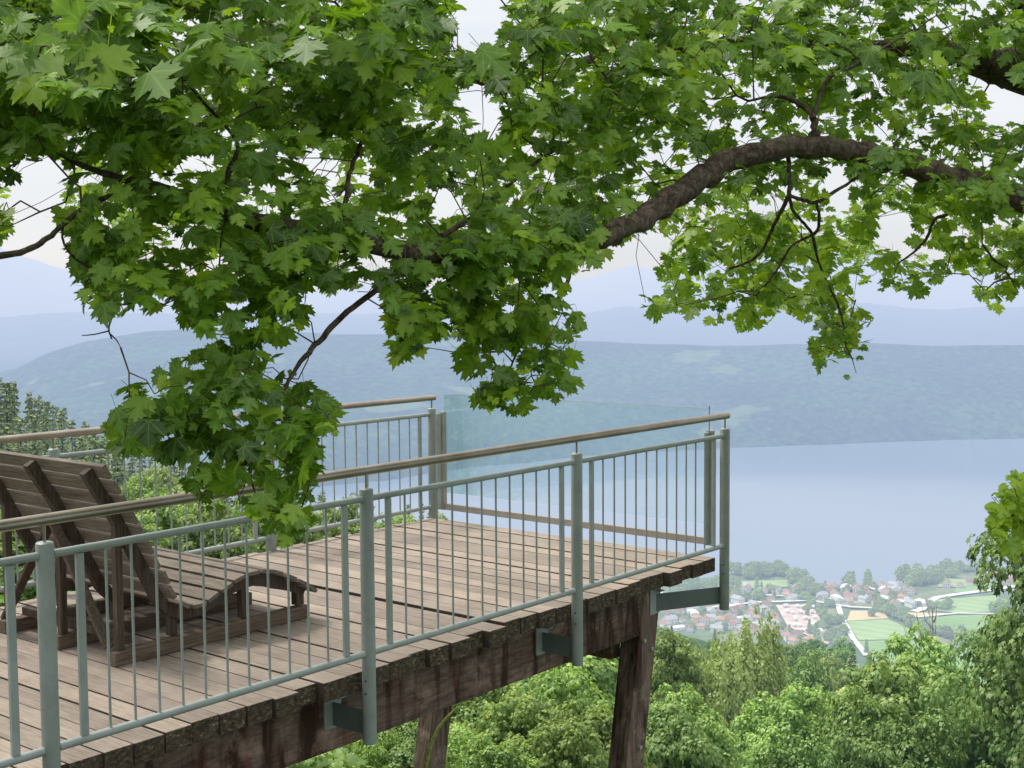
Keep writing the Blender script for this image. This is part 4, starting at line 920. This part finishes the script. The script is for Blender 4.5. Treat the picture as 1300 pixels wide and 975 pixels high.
for (x, y, d, n, sx, sy) in ((625, 318, 5.35, 22, 60, 18), (235, 248, 4.5, 9, 50, 16), (340, 300, 4.6, 7, 50, 18), (1245, 240, 7.2, 22, 50, 22), (440, 290, 4.75, 4, 30, 14), (980, 58, 7.9, 20, 90, 20), (110, 300, 4.4, 10, 30, 25), (700, 300, 5.6, 14, 40, 25), (1130, 200, 7.0, 8, 25, 12), (60, 120, 4.6, 20, 70, 50), (450, 130, 5.0, 20, 60, 50)):
    for i in range(n):
        xx = x+g2.normal()*sx*.7; yy = y+g2.normal()*sy*.7
        if inmask(np.array([xx]), np.array([yy]))[0]: sprays.append((at(xx, yy, d+g2.uniform(-.3, .1)), .073*g2.uniform(.85, 1.1), 0))
# right-edge bough with its own small leaves
RB = [(1262, 612), (1290, 598), (1340, 590), (1380, 640), (1340, 690), (1310, 700), (1285, 715), (1268, 700), (1252, 672), (1256, 645)]
mask |= poly_mask([[(x+ox, y+oy) for x, y in RB]], Wm, Hm)
for i in range(130):
    x, y = g2.uniform(1250, 1380), g2.uniform(590, 715)
    if inpoly(x, y, RB): sprays.append((at(x, y, 7.6+g2.uniform(-.3, .6)), .066, 1))
m = MB(); bl = [(1560, 560, 7.9, 14), (1450, 590, 7.8, 10), (1370, 620, 7.7, 7), (1320, 640, 7.7, 5), (1285, 655, 7.7, 3)]
P = cr([at(x, y, d)-mp0 for x, y, d, w in bl]); m.tube([tuple(p) for p in P], list(np.linspace(.033, .006, len(P))), 8, rough=.06); m.build('branch', M['bark'], mp, smooth=True)
for p in P: NODES.append((p+mp0, .01))
# branching: every spray joins the nearest wood (greedy tree grown outward from the limbs)
SP = np.array([s[0] for s in sprays]); base = np.array([n[0] for n in NODES])
dist0 = np.array([np.min(np.linalg.norm(base-p, axis=1)) for p in SP]); order = np.argsort(dist0)
pos_n = [*base]; par = [-1]*len(base); isn = [True]*len(base); kids = {}
arr = np.zeros((len(base)+len(SP)*3, 3)); arr[:len(base)] = base; cnt = len(base); parent = {}; wgt = np.zeros(len(arr)); cost = np.zeros(len(arr))
tips = []
for oi in order:
    p = SP[oi]; d = np.linalg.norm(arr[:cnt]-p, axis=1); j = int(np.argmin(d+cost[:cnt]*.35)); a = arr[j]; L_ = d[j]
    mid = (a+p)/2+np.array([0, 0, 1.])*L_*.10+g2.normal(size=3)*L_*.07; q = a+(p-a)*.25+np.array([0, 0, 1.])*L_*.06
    arr[cnt] = mid; parent[cnt] = j; cost[cnt] = cost[j]+L_*.5; arr[cnt+1] = p; parent[cnt+1] = cnt; cost[cnt+1] = cost[j]+L_
    tips.append((oi, cnt+1, p-mid)); cnt += 2
# leaves
Lp, Ln, Lt, Ls, Lto, Lo = [], [], [], [], [], []
toward = np.array([-.72, -.62, .0]); up = np.array([0, 0, 1.])
for oi, node, dr in tips:
    p, sz, lay = sprays[oi]; dr = dr/(np.linalg.norm(dr)+1e-9); dr[2] *= .5; out = dr+g2.normal(size=3)*.35+np.array([0, 0, -.25]); out /= np.linalg.norm(out)
    n = int(g2.integers(6, 11)); bright = g2.normal(.48, .18)+(.10 if lay else 0)+(.28 if sz < .07*1.2 and proj(p)[1] > 590 and proj(p)[0] > 1200 else 0)+(.12 if proj(p)[0] > 820 and proj(p)[1] > 235 else 0)  # right-edge bough gets a lighter leaf tone to offset the canopy's shade
    sp_n = up*g2.uniform(.55, 1.0)+toward*g2.uniform(.15, .85)+g2.normal(size=3)*.22
    side = np.cross(out, sp_n); side /= np.linalg.norm(side)
    for k in range(n):
        s_ = 1 if k % 2 else -1; along_ = (k//2)/(n/2)*.8; f = g2.uniform(.5, 1.0)
        off = out*(along_*sz*2.0-sz*.6)+side*s_*sz*f*.75+g2.normal(size=3)*sz*.22+up*(-.12*sz*f)
        if k == n-1: off = out*sz*1.3
        Lo.append(oi); Lp.append(p+off); tipd = out*.55+side*s_*(.8 if k < n-1 else .1)+np.array([0, 0, -.55])*g2.uniform(.3, 1.6)+g2.normal(size=3)*.25
        nn = sp_n/np.linalg.norm(sp_n)+side*s_*.35+g2.normal(size=3)*.30+toward*.15
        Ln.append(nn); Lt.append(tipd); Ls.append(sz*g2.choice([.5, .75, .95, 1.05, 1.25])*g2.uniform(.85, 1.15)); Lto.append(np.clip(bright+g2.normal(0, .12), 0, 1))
Lp = np.array(Lp); Ln = np.array(Ln); Lt = np.array(Lt); Ls = np.array(Ls); Lto = np.array(Lto)
nn = Ln/np.linalg.norm(Ln, axis=1)[:, None]; tt = Lt-nn*np.sum(Lt*nn, 1)[:, None]; tt /= np.linalg.norm(tt, axis=1)[:, None]
cx_, cy_ = proj_n(Lp+tt*(Ls*.45)[:, None]); ok = inmask(cx_, cy_)
ex_, ey_ = proj_n(Lp+tt*(Ls*.95)[:, None]); ok &= inmask(ex_, ey_) | (g2.random(len(ok)) < .45)
Lo = np.array(Lo); cntok = {int(a): int(b) for a, b in zip(*np.unique(Lo[ok], return_counts=True))}
nb = len(base); alive = np.zeros(cnt, bool)
for (oi, node, dr) in tips: alive[node] = cntok.get(oi, 0) >= 2
for k in range(cnt-1, nb-1, -1):
    if alive[k]: alive[parent[k]] = True
for k in range(cnt-1, nb-1, -1):
    if not alive[k]: continue
    wgt[k] = wgt[k]+(1 if wgt[k] == 0 else 0); wgt[parent[k]] += wgt[k]
tw = MB()
for k in range(nb, cnt):
    if not alive[k]: continue
    j = parent[k]; r1 = .0013*wgt[k]**.45+.0005; r0 = min(r1*1.25, .02) if j < nb else .0013*wgt[j]**.45+.0005
    tw.tube([tuple(arr[j]-mp0), tuple(arr[k]-mp0)], [min(r0, .012), min(r1, .012)], 5, cap=False)
tw.build('twigs', M['bark'], mp, smooth=True)
print('maple leaves', ok.sum(), 'of', len(ok))
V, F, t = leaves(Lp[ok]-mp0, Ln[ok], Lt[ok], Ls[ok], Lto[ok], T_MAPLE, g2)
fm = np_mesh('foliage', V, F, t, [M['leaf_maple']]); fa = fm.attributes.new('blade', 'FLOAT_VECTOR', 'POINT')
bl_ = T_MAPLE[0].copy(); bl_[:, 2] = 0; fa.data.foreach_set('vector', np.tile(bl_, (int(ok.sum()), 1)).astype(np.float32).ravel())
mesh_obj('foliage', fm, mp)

# ------------------------------------------------------------------ light
SUN_EL, SUN_AZ = R(58), R(100)      # sun high, veiled, ahead-left of the lookout
w = bpy.data.worlds.new('World'); scene.world = w; w.use_nodes = True; nt = w.node_tree; nt.nodes.clear()
sky = N(nt, 'ShaderNodeTexSky', sky_type='NISHITA', sun_disc=False); sky.sun_elevation = SUN_EL; sky.sun_rotation = R(90)-SUN_AZ; sky.dust_density = 4; sky.altitude = 800; sky.air_density = 1.2
tc = N(nt, 'ShaderNodeTexCoord'); sp = N(nt, 'ShaderNodeSeparateXYZ'); L(nt, tc.outputs['Generated'], sp.inputs[0])
mp_ = N(nt, 'ShaderNodeMapping'); mp_.inputs['Scale'].default_value = (2, 2, 9); L(nt, tc.outputs['Generated'], mp_.inputs[0])
cl = noise(nt, mp_.outputs[0], 1.6, 6, .6, .4)
cloud = mixc(nt, ramp(nt, cl, [(.35, (0, 0, 0)), (.65, (1, 1, 1))]), (9.2, 9.5, 10.1), (10.4, 10.4, 10.6))
fac = ramp(nt, sp.outputs['Z'], [(.0, (.75, .75, .75)), (.3, (.84, .84, .84)), (1, (.62, .62, .62))])
zen = ramp(nt, sp.outputs['Z'], [(.0, (.333, .333, .333)), (.30, (.345, .345, .345)), (.75, (.70, .70, .67)), (1, (.76, .76, .72))])
zen3 = mixc(nt, 1, zen, (3.0, 3.0, 3.0), 'MULTIPLY')   # a veiled sky is brighter overhead than at the horizon
bg = N(nt, 'ShaderNodeBackground'); L(nt, mixc(nt, 1, mixc(nt, fac, sky.outputs[0], cloud), zen3, 'MULTIPLY'), bg.inputs[0]); bg.inputs[1].default_value = .10
wo = N(nt, 'ShaderNodeOutputWorld'); L(nt, bg.outputs[0], wo.inputs[0])
sd = bpy.data.lights.new('sun', 'SUN'); sd.energy = 3.5; sd.angle = R(12); sd.color = (1, .96, .89)
so = bpy.data.objects.new('sun', sd); link(so)
dv = Vector((math.cos(SUN_AZ)*math.cos(SUN_EL), math.sin(SUN_AZ)*math.cos(SUN_EL), math.sin(SUN_EL))); so.rotation_euler = dv.to_track_quat('Z', 'Y').to_euler()

# unused prototypes leave the scene; helper numbers leave the things
for k, o in PB.items():
    if k not in used:
        for c in list(o.children): bpy.data.objects.remove(c)
        bpy.data.objects.remove(o)
for o in list(COL.objects):
    if 'h' in o: del o['h']
scene.view_settings.view_transform = 'Standard'; scene.view_settings.look = 'None'; scene.view_settings.exposure = 0
scene.render.engine = 'CYCLES'; scene.cycles.transparent_max_bounces = 12; scene.cycles.max_bounces = 8
